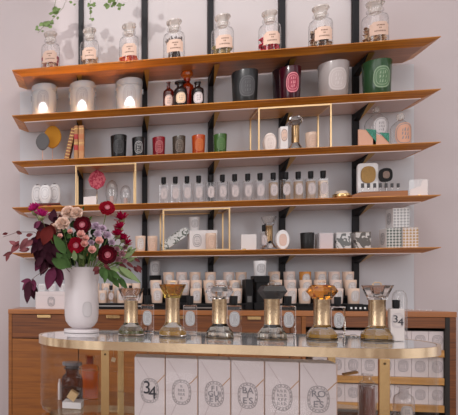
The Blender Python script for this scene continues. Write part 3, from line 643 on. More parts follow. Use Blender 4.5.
candle(188.8, 199.8, 217.5, zb, 3.47, jm('white_jar', (.68, .68, .69), .3), 'white candle with a grey oval, standing on the white gift box', mat('lab_w', (.58, .58, .59), .5), grey_ink_m, group=Glow, labw=.7)
candle(205.3, 216.5, 233.5, z, 3.41, cw, 'cream candle with an oval label, in front of the white gift box', cream_label_m, MATS['tan_ink'], group=Glow, labw=.75, labh=.75)
X, w, h = place(241, 256.3, 234.5, z, 3.43, False)
t = thing('price_sign', 'square white sign with a small gold corner foot, left of the shelf diffuser', 'sign', (X, 3.43, z + .0005))
b = new(); box(b, -w / 2, w / 2, -.004, .004, 0, h, bev=.001); obj('panel', b, white_m, t)
b = new(); box(b, -w * .42, -w * .2, -.008, -.0045, 0, .012); obj('gold_foot', b, brass_m, t)
X, w, h = place(261, 276.5, 217, z, 3.50)
hourglass('brass and glass hourglass diffuser with a flared top on the lowest shelf', X, 3.50, z, w / 2, h, dglass, 'flare', None, 'hourglass diffusers on the shelves', brass=MATS['dark_brass'])
spray('clear spray bottle with a black cap, in front of the diffuser on the lowest shelf', 260, 267.5, 225, z, 3.41, None, lab=pl)
X, w, h = place(275, 289.5, 230, z, 3.42)
t = thing('scented_oval', 'round white disc with a beige oval centre, standing beside the shelf diffuser', 'scented oval', (X, 3.42, z + .0005))
M = Matrix.Translation((0, 0, h / 2)) @ Matrix.Rotation(PI / 2, 4, 'X'); b = new(); lathe(b, [(0, -.014), (.45 * w, -.014), (.5 * w, -.008), (.5 * w, .008), (.45 * w, .014), (0, .014)], 30, M=M, sy=h / w); obj('disc', b, porc_m, t)
b = new(); badge(b, wrapper(None, h / 2, -.0142), w * .55, h * .6, 0, 1, rings=((.9, .8),)); obj('beige_centre', b, [pink_label_m, cream_label_m], t)
t = spray('stub', 267, 273, 241, z, 3.385, None); t['label'] = 'tiny squat glass bottle at the foot of the shelf diffuser'; t['category'] = 'bottle'; t.name = 'miniature_bottle'
candle(300, 314.5, 233, z, 3.42, jm('matt_black_jar', (.006, .006, .007), .5), 'plain matt black candle on the lowest shelf', None, group=Glow, bottomf=.9)
def pbox(name, label, x0, x1, yt, z, Y, m, d=.05, group=None, cat='box'):
    X, w, h = place(x0, x1, yt, z, Y, False)
    t = thing(name, label, cat, (X, Y, z + .0005), group=group)
    b = new(); box(b, -w / 2, w / 2, -d / 2, d / 2, 0, h, bev=.0015); obj('body', b, m, t); return t, w, h
t, w, h = pbox('candle_box', 'plain pale grey box between the black candle and the marbled boxes', 317, 331, 233.5, z, 3.43, mat('palebox', (.52, .50, .52), .4), .07, 'boxes on the lowest shelf')
b = new(); box(b, -w * .44, w * .44, -.0365, -.0352, .004, h - .004); obj('front_panel', b, mat('palepink', (.60, .53, .55), .4), t)
t, w, h = pbox('candle_box', 'box with a silver landscape print, left of the two marbled boxes', 334, 348.5, 233.3, z, 3.43, pattern('marble_a', (.10, .11, .11), (.55, .56, .57), 9, 'swirl', .3, c3=(.28, .29, .29), thr=.45), .07, 'boxes on the lowest shelf')
b = new(); box(b, -w / 2 - .0005, w / 2 + .0005, -.036, .036, h - .004, h); obj('lid', b, white_m, t)
t, w, h = pbox('candle_box', 'box with a brown and silver marbled print, right of the two marbled boxes', 353, 368, 232.5, z, 3.43, pattern('marble_b', (.06, .05, .04), (.50, .48, .46), 9, 'swirl', .3, c3=(.18, .15, .12), thr=.47), .07, 'boxes on the lowest shelf')
b = new(); box(b, -w / 2 - .0005, w / 2 + .0005, -.036, .036, h - .004, h); obj('lid', b, mat('lid_brown', (.2, .17, .14), .5), t)
def patbox(label, xf0, xf1, yt, zb, m, Y=3.40, plain=True, deep=.085, hh=None):
    """box seen from its left: the left side is plain white with an oval, the front is patterned"""
    X, w, h = place(xf0, xf1, yt, zb, Y, False); h = hh or h
    t = thing('patterned_box', label, 'box', (X, Y, zb + .0005), group='patterned boxes stacked on the lowest shelf')
    b = new(); box(b, -w / 2, w / 2, 0, deep, 0, h, bev=.001); obj('carton', b, white_m, t)
    b = new(); box(b, -w / 2 + .001, w / 2 - .001, -.0015, -.0003, .001, h - .001); obj('printed_front', b, m, t)
    b = new(); badge(b, lambda x, q, k=1: Vector((-w / 2 - .0006 * k, deep * .5 + x, q + h / 2)), deep * .55, h * .6, 0, 1, rings=((.95, .85), (.7, .62)), bg=False); obj('oval_emblem', b, [white_m, grey_ink_m], t)
    return X, w, h
pa = pattern('pat_green', (.10, .12, .11), (.55, .56, .54), 62, rough=.4, c3=(.62, .62, .60), thr=.40)
pb = pattern('pat_gold', (.42, .26, .10), (.68, .62, .60), 62, rough=.4, c3=(.70, .66, .63), thr=.38)
pc = pattern('pat_grey', (.34, .35, .36), (.68, .68, .68), 62, rough=.4, c3=(.72, .72, .72), thr=.40)
X, w, h = patbox('box with a black and green printed front, lower left of the patterned stack', 386.5, 401.7, 228, z, pa)
X3, w3, h3 = patbox('box with a gold and white printed front, lower right of the patterned stack', 402.5, 418.5, 227, z, pb, hh=h)
patbox('box with a grey and white printed front, on top of the patterned stack', 393, 409.5, 208, z + h + .001, pc)

# ================================================================== wall cabinet
YC = 3.187
CX0, CX1 = XY(8, YC), XY(457, YC)
t = thing('display_cabinet', 'long low reddish wooden cabinet against the wall, with drawers and open compartments on the right', 'cabinet', (0, 0, 0))
b = new(); box(b, CX0, CX1, YC, YP - .001, CABZ - .028, CABZ, bev=.003); obj('top', b, cab_top_m, t)
zb, ztp = .06, CABZ - .0285
DX = XY(306, YC)     # divider between drawers and the open part
b = new(); box(b, CX0 + .002, CX0 + .022, YC + .003, YP - .002, 0, ztp); obj('side_panel', b, cab_m, t)
b = new(); box(b, CX1 - .03, CX1 - .002, YC + .003, YP - .002, 0, ztp); obj('side_panel', b, cab_dark_m, t)
b = new(); box(b, DX - .02, DX, YC + .003, YP - .002, zb, ztp); obj('divider', b, cab_m, t)
b = new(); box(b, CX0 + .022, CX1 - .05, YP - .02, YP - .002, zb, ztp); obj('back_panel', b, inner_m, t)
b = new(); box(b, CX0 + .022, CX1 - .05, YC + .02, YP - .02, 0, zb); obj('plinth', b, inner_m, t)
b = new(); box(b, DX, CX1 - .051, YC + .004, YP - .021, ztp - .055, ztp - .001); obj('apron', b, cab_dark_m, t, label='dark figured wood strip under the top')
b = new(); box(b, CX1 - .050, CX1 - .0301, YC + .002, YP - .021, zb, ztp); obj('inner_lining', b, inner_m, t)
zd = ZY(30, 338.5, YC)
edges = [CX0 + .022] + [XY(x, YC) for x in (78.5, 148, 219, 290)] + [DX - .02]
for k in range(len(edges) - 1):
    a, c = edges[k] + .002, edges[k + 1] - .002
    b = new(); box(b, a, c, YC + .004, YC + .30, zd + .002, ztp - .002, bev=.0015); dr = obj('drawer', b, cab_dark_m, t)
    if k < 4:
        xm = (44, 113, 183.5, 254)[k]; xa, xb = XY(xm - 6.8, YC), XY(xm + 6.8, YC)
        b = new(); box(b, xa, xb, YC - .006, YC + .0035, ztp - .020, ztp - .003, bev=.0015); obj('handle', b, brass_m, dr, label='flat brass edge pull')
    b = new(); box(b, a, c, YC + .005, YC + .025, zb + .002, zd - .002, bev=.0015); obj('door', b, cab_m, t)
# open compartment shelves with boxes
tiers = []
for k, yy in enumerate((350.5, 378.5, 406)):
    zt = ZY(443, yy, YC)
    b = new(); box(b, DX + .001, CX1 - .052, YC + .006, YP - .021, zt - .036, zt, bev=.001); obj('inner_shelf', b, honey_m, t); tiers.append(zt)
for r, zt in enumerate(tiers):
    rowname = ('upper', 'middle', 'lower')[r]
    nb = 9; xr = XY(446, YC + .02); pw = (XY(446, YC + .02) - XY(428.7, YC + .02)); hgt = (.094, .105, .095)[r]
    for k in range(nb):
        xc = xr - pw * (k + .5)
        if xc - pw / 2 < DX + .004: break
        label = 'white carton with an oval emblem, %s from the right in the cabinet %s row' % (ORD[k], rowname)
        tt = thing('white_carton', label, 'box', (xc, YC + .02, zt + .0008), group='white cartons in the open cabinet')
        b = new(); w = pw - .0015; box(b, -w / 2, w / 2, 0, .12, 0, hgt, bev=.001); obj('carton', b, pinkwhite_m, tt)
        b = new(); badge(b, wrapper(None, hgt * .52, 0), w * .62, hgt * .56, 0, 1, rings=((.98, .88), (.72, .64)), bg=False, mrows=3); obj('oval_emblem', b, [pinkwhite_m, mat('mid_ink', (.33, .30, .32), .6)], tt)

# ------------------------------------------------------------------ things on the cabinet
zc = CABZ + .0005
def wbox(label, x0, x1, yt, z, Y, d, name='gift_box', em=None, group=None):
    X, w, h = place(x0, x1, yt, z, Y, False)
    t = thing(name, label, 'box', (X, Y, z + .0005), group=group)
    b = new(); box(b, -w / 2, w / 2, 0, d, 0, h * .78); obj('body', b, pinkwhite_m, t)
    b = new(); box(b, -w / 2 - .001, w / 2 + .001, -.001, d + .001, h * .785, h, bev=.001); obj('lid', b, pinkwhite_m, t)
    if em: b = new(); badge(b, wrapper(None, h * .42, -.0012), w * em, h * .56, 0, 1, rings=((.96, .86), (.7, .62)), bg=False, mrows=2); obj('oval_emblem', b, [pinkwhite_m, grey_ink_m], t)
    return X, w, h
X, w, h = wbox('wide white gift box with an oval emblem, at the left end of the cabinet', 35.5, 67, 291.5, zc, 3.27, .14, em=.24)
zt = zc + h + .002
for k, (xa, xb) in enumerate(((38.5, 46), (48.5, 56), (58.5, 66))):
    candle(xa, xb, 284, zt, 3.34, jm('white_jar', (.68, .68, .69)), 'tiny pale candle on the wide white gift box, %s of three' % ('left', 'middle', 'right')[k], label_m, pale_ink_m, group='tiny candles on the gift box', name='small_candle')
X = XY(37, 3.52)
t = thing('acrylic_stand', 'clear acrylic easel leaning behind the gift box at the left end of the cabinet', 'stand', (X + .05, 3.52, zc))
b = new(); box(b, -.05, .05, -.002, .002, 0, .15, M=Matrix.Rotation(-.12, 4, 'X')); obj('sheet', b, glass('acrylic'), t)
b = new(); tube(b, [(-.05, -.004, .15), (.045, -.002, .05)], .0012); obj('edge_rod', b, porc_m, t)

def riser(label, x0, x1, Yf, zs, deep=.075, name='tiered_stand'):
    Xa, Xb = XY(x0, Yf), XY(x1, Yf); hw = (Xb - Xa) / 2
    t = thing(name, label, 'display stand', ((Xa + Xb) / 2, Yf, zc))
    for k, s in enumerate(zs):
        b = new(); box(b, -hw, hw, k * deep, (k + 1) * deep - .001, s - .008, s, bev=.001); obj('tier', b, black_m, t)
        for sx in (-hw + .004, 0, hw - .01):
            b = new(); box(b, sx, sx + .006, k * deep + .004, k * deep + .010, 0, s - .0085); obj('leg', b, black_m, t)
        b = new(); box(b, -hw, hw, k * deep + .012, k * deep + .014, .0 if k == 0 else zs[k - 1], s - .0085); obj('riser_panel', b, black_m, t)
    return zs
def cand_row(xs, yt, Y, z, group, what, hw=6.0, alt=None, square=True):
    for k, x in enumerate(xs):
        X, w, h = place(x - hw, x + hw, yt, z, Y)
        m = (cw, cw, jm('pinkish_jar', (.68, .55, .49)))[(k * 2 + len(xs)) % 3]
        if alt and k in alt: m = alt[k]
        candle(0, 0, 0, z, Y, m, 'small %s candle, %s from the left in the %s' % ('amber' if alt and k in alt else 'cream', ORD[k], what), label_m, mat('tan_grey_ink', (.40, .33, .30), .6), group=group, dims=(X, w, h), labw=.72, labh=.72)
Z1, Z2, Z3 = .036, .080, .122
riser('black three step stand left of centre on the cabinet, full of cream candles', 149.5, 247, 3.285, (Z1, Z2, Z3))
G = 'cream candles on the left stand'
cand_row((157, 171, 196, 210.5, 224, 236.5), 288.5, 3.325, zc + Z1, G, 'front row of the left stand')
cand_row((156, 172, 181.5 + 2.5, 196, 209, 221, 235), 280.3, 3.40, zc + Z2, G, 'middle row of the left stand')
cand_row((168.6, 181.5, 195, 210.5, 228.5, 241), 272.3, 3.475, zc + Z3, G, 'back row of the left stand', hw=5.8)
riser('black three step stand right of centre on the cabinet, full of cream candles', 270, 363, 3.285, (Z1, Z2, Z3))
G = 'cream candles on the right stand'
cand_row((276.5, 290.5, 304.5, 320, 337, 353.5), 288.5, 3.325, zc + Z1, G, 'front row of the right stand', hw=6.6)
cand_row((276, 290, 305.5, 320, 335.5, 350.5), 280, 3.40, zc + Z2, G, 'middle row of the right stand', hw=6.4)
cand_row((274, 289.3, 305, 320.5, 334, 348), 271.8, 3.475, zc + Z3, G, 'back row of the right stand', hw=6.2, alt={2: jm('amber_jar', (.60, .26, .06))})
# tall black stands with a white candle
def tower(label, x0, x1, yt, Y, d=.07):
    X, w, h = place(x0, x1, yt, zc, Y, False)
    t = thing('black_pedestal', label, 'display stand', (X, Y, zc), group='black pedestals'); hw = w / 2
    b = new(); box(b, -hw, hw, -d / 2, d / 2, h - .035, h, bev=.0015); obj('upper_box', b, black_m, t)
    b = new(); box(b, -hw, hw, -d / 2, d / 2, 0, .04, bev=.0015); obj('lower_box', b, black_m, t)
    b = new(); box(b, -hw * .7, hw * .95, -d / 2 + .004, d / 2, .0405, h - .0355); obj('core', b, black_m, t)
    return zc + h
zt = tower('black block pedestal right of centre, under a white candle', 252.5, 267.5, 276, 3.31, .09)
candle(253.3, 266.5, 261, zt, 3.31, jm('white_jar', (.68, .68, .69)), 'white candle with a grey oval, on the black pedestal right of centre', mat('lab_w', (.58, .58, .59), .5), grey_ink_m, group='white candles on pedestals', labw=.7)
zt = tower('black block pedestal left of centre, under a white candle', 149.5, 160.5, 275.5, 3.56, .06)
candle(149.7, 160.5, 261, zt, 3.56, jm('white_jar', (.68, .68, .69)), 'white candle with a grey oval, on the black pedestal left of centre', mat('lab_w', (.58, .58, .59), .5), grey_ink_m, group='white candles on pedestals', labw=.7)
t, w, h = pbox('black_organiser', 'low black box with small compartments, left of the black block pedestal', 244, 251, 279.5, zc, 3.33, black_m, .09)
b = new(); box(b, -w * .3, w * .3, -.0465, -.0455, h * .25, h * .45); obj('recess', b, mat('recess', (.1, .1, .1), .5), t)
t, w, h = pbox('card_tray', 'low black tray with tiny white cards, right end of the cabinet display', 344.5, 367, 304.5, zc, 3.235, black_m, .06)
for k in range(4): b = new(); box(b, w * (-.35 + .2 * k), w * (-.27 + .2 * k), -.0325, -.0305, h * .3, h * .6); obj('card', b, porc_m, t)
t, w, h = pbox('card_tray', 'low black tray under the front of the left candle stand', 182, 226, 304.5, zc, 3.235, black_m, .05)
b = new(); box(b, -w * .45, w * .45, -.0265, -.0255, h * .3, h * .5); obj('front_strip', b, mat('strip', (.25, .22, .2), .5), t)
# display behind the vase
Xa, Xb = XY(86, 3.30), XY(143, 3.30)
t = thing('black_tray', 'long low black tray of small bottles and candles, behind the white vase', 'tray', ((Xa + Xb) / 2, 3.33, zc)); hw = (Xb - Xa) / 2
b = new(); box(b, -hw, hw, -.05, .07, .0, .014, bev=.002); obj('lower_board', b, black_m, t)
b = new(); box(b, -hw + .004, hw - .004, -.046, .066, .016, .022); obj('pale_strip', b, mat('palestrip', (.5, .5, .5), .4), t)
b = new(); box(b, -hw, hw, -.05, .07, .023, .034, bev=.002); obj('upper_board', b, black_m, t)
zt = zc + .035
for k, x in enumerate((92, 102.5, 111, 121, 130.5, 138.5)):
    if k % 2: candle(x - 4.4, x + 4.4, 290.5, zt, 3.31, cw, 'small cream candle on the black tray behind the vase, %s thing from the left' % ORD[k], label_m, MATS['tan_grey_ink'], group='candles and sprays on the black tray', labw=.7)
    else: spray('small pale spray bottle on the black tray behind the vase, %s thing from the left' % ORD[k], x - 3.4, x + 3.4, 285.5, zt, 3.31, 'candles and sprays on the black tray', k == 2, lab=pl)
for k, x in enumerate((95, 106, 117, 127, 136)):
    X, w, h = place(x - 4.6, x + 4.6, 283.5, zt, 3.375)
    candle(0, 0, 0, zt, 3.375, cw, 'small cream candle in the back row on the black tray, %s from the left' % ORD[k], label_m, MATS['tan_grey_ink'], group='back candles on the black tray', dims=(X, w, h), labw=.7)
# loose white beads by the right end
rnd = random.Random(3)
t = thing('white_garland', 'string of small white beads lying on the right end of the cabinet', 'garland', (XY(402, 3.3), 3.3, zc))
b = new()
pts = [(-.07 + .022 * k, .02 * math.sin(k * 1.3), .004) for k in range(10)]
tube(b, pts, .0012, 5); obj('string', b, porc_m, t)
b = new()
for p in pts: lathe(b, [(0, -.004), (.004, 0), (0, .004)], 8, c=p)
obj('beads', b, porc_m, t)

# ================================================================== the glass vitrine table
TH_ = math.radians(-6.8); e1 = Vector((math.cos(TH_), math.sin(TH_))); e2 = Vector((-math.sin(TH_), math.cos(TH_)))
RT = .275
pf = lambda x, y: (lambda d: Vector(P(x, y, d)[:2]))(.155 * F / (y - HY))
FL, FR = pf(105, 341.6), pf(385, 349)
e1 = (FR - FL).normalized(); e2 = Vector((-e1.y, e1.x)); TROT = math.atan2(e1.y, e1.x)
mid = (FL + FR) / 2
def tang(xpix, base, s):   # centre of the end circle whose silhouette falls on column xpix
    best = None
    for k in range(-300, 301):
        c = base + e1 * (k * .001); dist = c.length; ang = math.atan2(c.x, c.y) + A
        px = F * math.tan(ang + s * math.asin(RT / dist))
        if best is None or abs(px - xpix) < best[0]: best = (abs(px - xpix), c)
    return best[1]
cl = tang(38.5, FL + e2 * RT, -1); cr = tang(441.5, FR + e2 * RT, 1)
CT = (cl + cr) / 2; HL = (cr - cl).length / 2
table = thing('glass_vitrine_table', 'long round ended glass display table with a brass rim and posts, in the foreground', 'table', (CT.x, CT.y, 0), TROT)
def stadium(r, hl=HL, n=20, grow=0.0):
    o = []
    for k in range(n + 1): a = -PI / 2 + PI * k / n; o.append((hl + (r + grow) * math.cos(a), (r + grow) * math.sin(a)))
    for k in range(n + 1): a = PI / 2 + PI * k / n; o.append((-hl + (r + grow) * math.cos(a), (r + grow) * math.sin(a)))
    return o
def slab(bm, o, z0, z1, mi=0):
    a = [bm.verts.new((x, y, z0)) for x, y in o]; c = [bm.verts.new((x, y, z1)) for x, y in o]
    face(bm, a[::-1], mi); face(bm, c, mi)
    for i in range(len(o)): face(bm, [a[i], a[(i + 1) % len(o)], c[(i + 1) % len(o)], c[i]], mi)
def band(bm, o0, o1, z0, z1, mi=0):
    n = len(o0); V = [[bm.verts.new((x, y, zz)) for x, y in o] for o, zz in ((o0, z0), (o0, z1), (o1, z1), (o1, z0))]
    for k in range(4):
        p, q = V[k], V[(k + 1) % 4]
        for i in range(n): face(bm, [p[i], p[(i + 1) % n], q[(i + 1) % n], q[i]], mi, k in (0, 2))
BH = .027
b = new(); slab(b, stadium(RT - .0115), TABZ - .008, TABZ - .0005); obj('glass_top', b, glass_top_m, table, label='glass table top, pale reflections painted into its colour')
b = new(); band(b, stadium(RT), stadium(RT - .010), TABZ - BH, TABZ); obj('top_rim', b, rim_m, table, label='polished brass rim')
SHZ = H - .403
b = new(); band(b, stadium(RT), stadium(RT - .010), SHZ - .085, SHZ - .058); obj('lower_rim', b, rim_m, table)
b = new(); slab(b, stadium(RT - .012), SHZ - .012, SHZ - .001); obj('inner_shelf', b, glass('shelf_glass', (.95, .96, .96), (.8, .85, .85), .6), table)
zt0, zt1 = SHZ, TABZ - BH - .001
for k, (xx, yy, nm) in enumerate(((105, -1, 'f'), (385, -1, 'f'), (105, 1, 'b'), (385, 1, 'b'))):
    q = (on_plane(xx, FL, e2) - CT); lx = q.dot(e1); 
    b = new(); y = yy * (RT - .0075); box(b, lx - .0125, lx + .0125, y - .006, y + .006, zt0, zt1, bev=.001); po = obj('brass_post', b, brass_m, table)
    if yy < 0: b = new(); M = Matrix.Translation((lx, y - .0062, zt1 - .012)) @ Matrix.Rotation(PI / 2, 4, 'X'); lathe(b, [(0, .0015), (.003, .001), (.0035, 0)], 12, M=M); obj('screw', b, mat('dark_bronze', (.12, .08, .04), .3, .8), po)
    b = new(); box(b, lx - .0125, lx + .0125, y - .006, y + .006, 0, SHZ - .0005, bev=.001); obj('leg', b, brass_m, table)
def wallg(name, arc):
    b = new(); lo = [b.verts.new((x, y, zt0)) for x, y in arc]; hi = [b.verts.new((x, y, zt1)) for x, y in arc]
    for i in range(len(arc) - 1): face(b, [lo[i], lo[i + 1], hi[i + 1], hi[i]], 0, True)
    o = obj(name, b, glass_v, table); md = o.modifiers.new('solid', 'SOLIDIFY'); md.thickness = .004; return o
rg = RT - .006; n = 20
wallg('curved_glass', [(HL + rg * math.cos(-PI / 2 + PI * k / n), rg * math.sin(-PI / 2 + PI * k / n)) for k in range(n + 1)])
wallg('curved_glass', [(-HL + rg * math.cos(PI / 2 + PI * k / n), rg * math.sin(PI / 2 + PI * k / n)) for k in range(n + 1)])
wallg('front_glass', [(-HL + .015, -rg), (HL - .015, -rg)])
wallg('back_glass', [(-HL + .015, rg), (HL - .015, rg)])
def tw(lx, ly, zz=TABZ): v = CT + e1 * lx + e2 * ly; return Vector((v.x, v.y, zz))

# six white cartons inside, along the front glass
yb = -rg + .022
FBP = CT + e2 * yb
lx = [(on_plane(x, FBP, e2) - CT).dot(e1) for x in (134.2, 165.3, 198, 230.9, 264.7, 299.6, 337.5)]
zbox = SHZ + .0005; hbx = (H - .203) - zbox
texts = ['34', 'L\nVIVE\nBA\nT', 'FI\nGUI\nER', 'BA\nI\nES', 'NAR\nCI\nSSE', 'RO\nS\nES']
descs = ['oval emblem reading 34', 'second from the left of the six', 'oval emblem reading FIGUIER', 'oval emblem reading BAIES', 'between those reading BAIES and ROSES', 'oval emblem reading ROSES']
for k in range(6):
    a, c = lx[k] + .0012, lx[k + 1] - .0012; w = c - a; o3 = tw((a + c) / 2, yb, zbox)
    t = thing('tall_carton', 'tall white carton inside the glass table, %s' % descs[k], 'box', o3, TROT, 'six tall cartons in the glass table')
    b = new(); box(b, -w / 2, w / 2, 0, .095, 0, hbx, bev=.0012); obj('carton', b, pinkwhite_m, t)
    b = new(); box(b, w / 2 - .0012, w / 2 + .0006, -.0006, .0955, .001, hbx - .001); obj('side_edge', b, boxside_m, t, label='copper brown side edge')
    zc_ = hbx * .485; bw, bh = w * .60, hbx * .385
    Tf = wrapper(None, zc_, 0.0, off=.0005)
    b = new(); badge(b, Tf, bw, bh, 0, 1, rings=((1, .955), (.80, .765)), marks=False, bg=False, p=2.5)
    # tiny dashes round the oval border
    ov = oval(bw * .88, bh * .88, 40, 2.5)
    for i in range(0, 40, 2):
        (x1, z1), (x2, z2) = ov[i], ov[(i + 1) % 40]
        v = [b.verts.new(Tf(x, q, 2)) for x, q in ((x1 * .96, z1 * .96), (x2 * .96, z2 * .96), (x2 * 1.03, z2 * 1.03), (x1 * 1.03, z1 * 1.03))]; face(b, v, 1)
    obj('oval_emblem', b, [pinkwhite_m, mat('emblem_line', (.30, .27, .28), .6)], t)
    sz = (.062, .017, .024, .026, .024, .030)[k]
    if k == 0:
        letters('3', .056, t, ink_m, (-bw * .15, -.0012, zc_ + bh * .10), sx=.9); letters('4', .056, t, ink_m, (bw * .16, -.0012, zc_ - bh * .10), sx=.9)
    elif k == 5:
        letters('RO', .026, t, grey_ink_m, (0, -.0012, zc_ + bh * .19)); letters('S', .024, t, grey_ink_m, (0, -.0012, zc_)); letters('ES', .026, t, grey_ink_m, (0, -.0012, zc_ - bh * .2), sp=1.2)
    elif k == 3:
        letters('BA', .026, t, grey_ink_m, (0, -.0012, zc_ + bh * .19)); letters('I', .022, t, grey_ink_m, (0, -.0012, zc_)); letters('ES', .026, t, grey_ink_m, (0, -.0012, zc_ - bh * .2), sp=1.3)
    elif k == 2:
        letters('FI', .022, t, grey_ink_m, (0, -.0012, zc_ + bh * .21), sp=1.3); letters('GUI', .022, t, grey_ink_m, (0, -.0012, zc_)); letters('ER', .024, t, grey_ink_m, (0, -.0012, zc_ - bh * .21), sp=1.3)
    else:
        b = new(); rnd = random.Random(k)     # lettering too fine to read in the photograph
        for row in range(4):
            zz = bh * (.24 - .16 * row); n_ = (1, 3, 3, 1)[row] if k == 1 else 3; 
            for c_ in range(n_):
                xx = (c_ - (n_ - 1) / 2) * bw * (.13 if k == 1 else .17); s = bw * .04; hh = bh * .05
                tl = rnd.uniform(-.5, .5) * s * (0 if k == 1 else 2)
                for q0, q1 in (((-s, -hh), (-s + tl, hh)), ((-s + tl, hh), (s + tl, hh * .4)), ((s, -hh), (-s * .2, 0))):
                    dx, dz = q1[0] - q0[0], q1[1] - q0[1]; L_ = math.hypot(dx, dz) or 1; nx, nz = -dz / L_ * .0006, dx / L_ * .0006
                    v = [b.verts.new(Tf(xx + px, zz + pz, 2)) for px, pz in ((q0[0] - nx, q0[1] - nz), (q1[0] - nx, q1[1] - nz), (q1[0] + nx, q1[1] + nz), (q0[0] + nx, q0[1] + nz))]; face(b, v, 0)
        obj('lettering', b, grey_ink_m, t)
    # crossing fold lines and the copper coloured ribbon corner
    b = new()
    def ln(x1, z1, x2, z2, wd, mi):
        dx, dz = x2 - x1, z2 - z1; L_ = math.hypot(dx, dz); nx, nz = -dz / L_ * wd, dx / L_ * wd
        v = [b.verts.new((x, -.0006, q)) for x, q in ((x1 - nx, z1 - nz), (x2 - nx, z2 - nz), (x2 + nx, z2 + nz), (x1 + nx, z1 + nz))]; face(b, v, mi)
    ln(-w * .42, hbx * .97, -bw * .05, zc_ + bh * .5, .0005, 0)
    ln(-bw * .28, zc_ - bh * .48, -w * .40, hbx * .04, .0005, 0)
    ln(-w / 2, zc_ + .004, -bw / 2, zc_ + .004, .0004, 1); ln(bw / 2, zc_ + .004, w / 2, zc_ + .004, .0004, 1)
    ln(bw * .42, zc_ + bh * .34, w * .49, zc_ + bh * .66, .0011, 2)
    obj('fold_lines', b, [mat('fold_mauve', (.46, .36, .38), .6), mat('fold_pink', (.60, .47, .47), .6), mat('copper_line', (.50, .27, .12), .4)], t)

# bottles inside the ends of the table
def ipt(x, ly): return (on_plane(x, CT + e2 * ly, e2) - CT).dot(e1)
def itable(x0, x1, ytop, zbase, ly):
    c = tw(ipt((x0 + x1) / 2, ly), ly, zbase); d = depth(c.x, c.y)
    th = math.atan((x0 + x1) / 2 / F)
    return c, (x1 - x0) * d / F * math.cos(th), H - (ytop - HY) * d / F - zbase, d
c, w, h, d = itable(61.5, 83, 362, SHZ, -.02)
t = thing('apothecary_bottle', 'dark brown lidded apothecary bottle inside the left end of the glass table', 'bottle', c, TROT); R = w / 2
b = new(); hb = h * .82
lathe(b, [(0, .001), (R * .95, .001), (R, .005), (R, hb * .70), (R * .9, hb * .80), (R * .62, hb * .88), (R * .60, hb), (R * .78, hb * 1.01), (R * .78, hb * 1.04), (R * .6, hb * 1.05)], 28); obj('glass_body', b, glass('smoke_glass', (.50, .34, .22), (.14, .08, .05), .6), t)
b = new(); lathe(b, [(0, hb * 1.0), (R * .55, hb * 1.0), (R * .62, hb * 1.08), (R * .92, hb * 1.13), (R * .92, h), (0, h)], 28); obj('lid', b, mat('grey_lid', (.16, .15, .16), .25, coat=.5), t)
b = new(); lathe(b, [(0, .004), (R * .9, .004), (R * .9, hb * .45), (0, hb * .45)], 24); obj('liquid', b, mat('brown_liquid', (.20, .08, .03), .3), t)
c2, w2, h2, d2 = itable(81.5, 98.5, 355, SHZ, .07)
t = thing('amber_flask', 'orange amber glass flask with a narrow neck inside the left end of the glass table', 'bottle', c2, TROT); R = w2 / 2; hb = h2 * .80
b = new(); lathe(b, [(0, .001), (R * .97, .001), (R, .006), (R, hb * .92), (R * .9, hb * .96), (R * .48, hb), (R * .42, hb * 1.02), (R * .42, h2 * .93), (R * .52, h2 * .94), (R * .52, h2), (R * .3, h2)], 28, sy=.7); obj('glass_body', b, rglass('amber_flask_glass', (.97, .55, .14), .02, 1.2), t)
b = new(); lathe(b, [(0, .004), (R * .9, .004), (R * .9, hb * .80), (0, hb * .80)], 24, sy=.66); obj('liquid', b, mat('orange_liquid', (.88, .27, .012), .3), t)
b = new(); lathe(b, [(0, hb * 1.0), (R * .36, hb * 1.0), (R * .36, h2 * .98), (0, h2 * .98)], 16); obj('stopper', b, mat('red_stopper', (.30, .04, .01), .3), t)
c3, w3, h3, d3 = itable(62, 81, 402.5, SHZ, -.13)
t = thing('display_cube', 'small white cube block in front of the brown bottle inside the table', 'block', c3, TROT)
b = new(); box(b, -w3 / 2, w3 / 2, 0, w3, 0.001, h3, bev=.001); obj('block', b, white_m, t)
c4 = tw(ipt(72.5, -.12), -.12, SHZ + h3 + .001)
t = thing('wooden_cube', 'small tan wooden cube balanced on its corner on the white block', 'block', c4, TROT); s = 8.6 * d3 / F
b = new(); M = Matrix.Translation((0, .01, s * .69)) @ Matrix.Rotation(math.radians(32), 4, 'Y') ; box(b, -s / 2, s / 2, -s / 2, s / 2, -s / 2, s / 2, M=M, bev=.001); obj('cube', b, mat('tan_block', (.58, .40, .20), .5, var=.15, vscale=80), t)
c5, w5, h5, d5 = itable(57.8, 61.5, 379, SHZ, .02)
t = thing('glass_rod_vial', 'slim pale vial at the left edge inside the glass table', 'vial', c5, TROT)
b = new(); lathe(b, [(0, .001), (w5 / 2, .001), (w5 / 2, h5 * .8), (w5 * .3, h5 * .85), (w5 * .3, h5), (0, h5)], 14); obj('vial', b, mat('pale_vial', (.6, .52, .5), .3), t)
c6, w6, h6, d6 = itable(357.5, 377, 372, SHZ, -.03)
t = thing('apothecary_bottle', 'bottle of wine red liquid with a wooden stopper, in the table beside the right post', 'bottle', c6, TROT); R = w6 / 2; hb = h6 * .92
pr = [(0, .001), (R * .96, .001), (R, .006), (R, hb * .74), (R * .88, hb * .84), (R * .44, hb * .92), (R * .42, hb), (R * .6, hb * 1.01), (R * .6, hb * 1.04), (R * .4, hb * 1.04)]
b = new(); lathe(b, pr, 28); obj('glass_body', b, glass('bottle_glass', (.95, .94, .94), (.55, .53, .53), 2.2), t)
b = new(); lathe(b, [(0, .006), (R * .84, .006), (R * .84, hb * .78), (0, hb * .78)], 24); obj('liquid', b, mat('wine_liquid', (.24, .08, .06), .4), t)
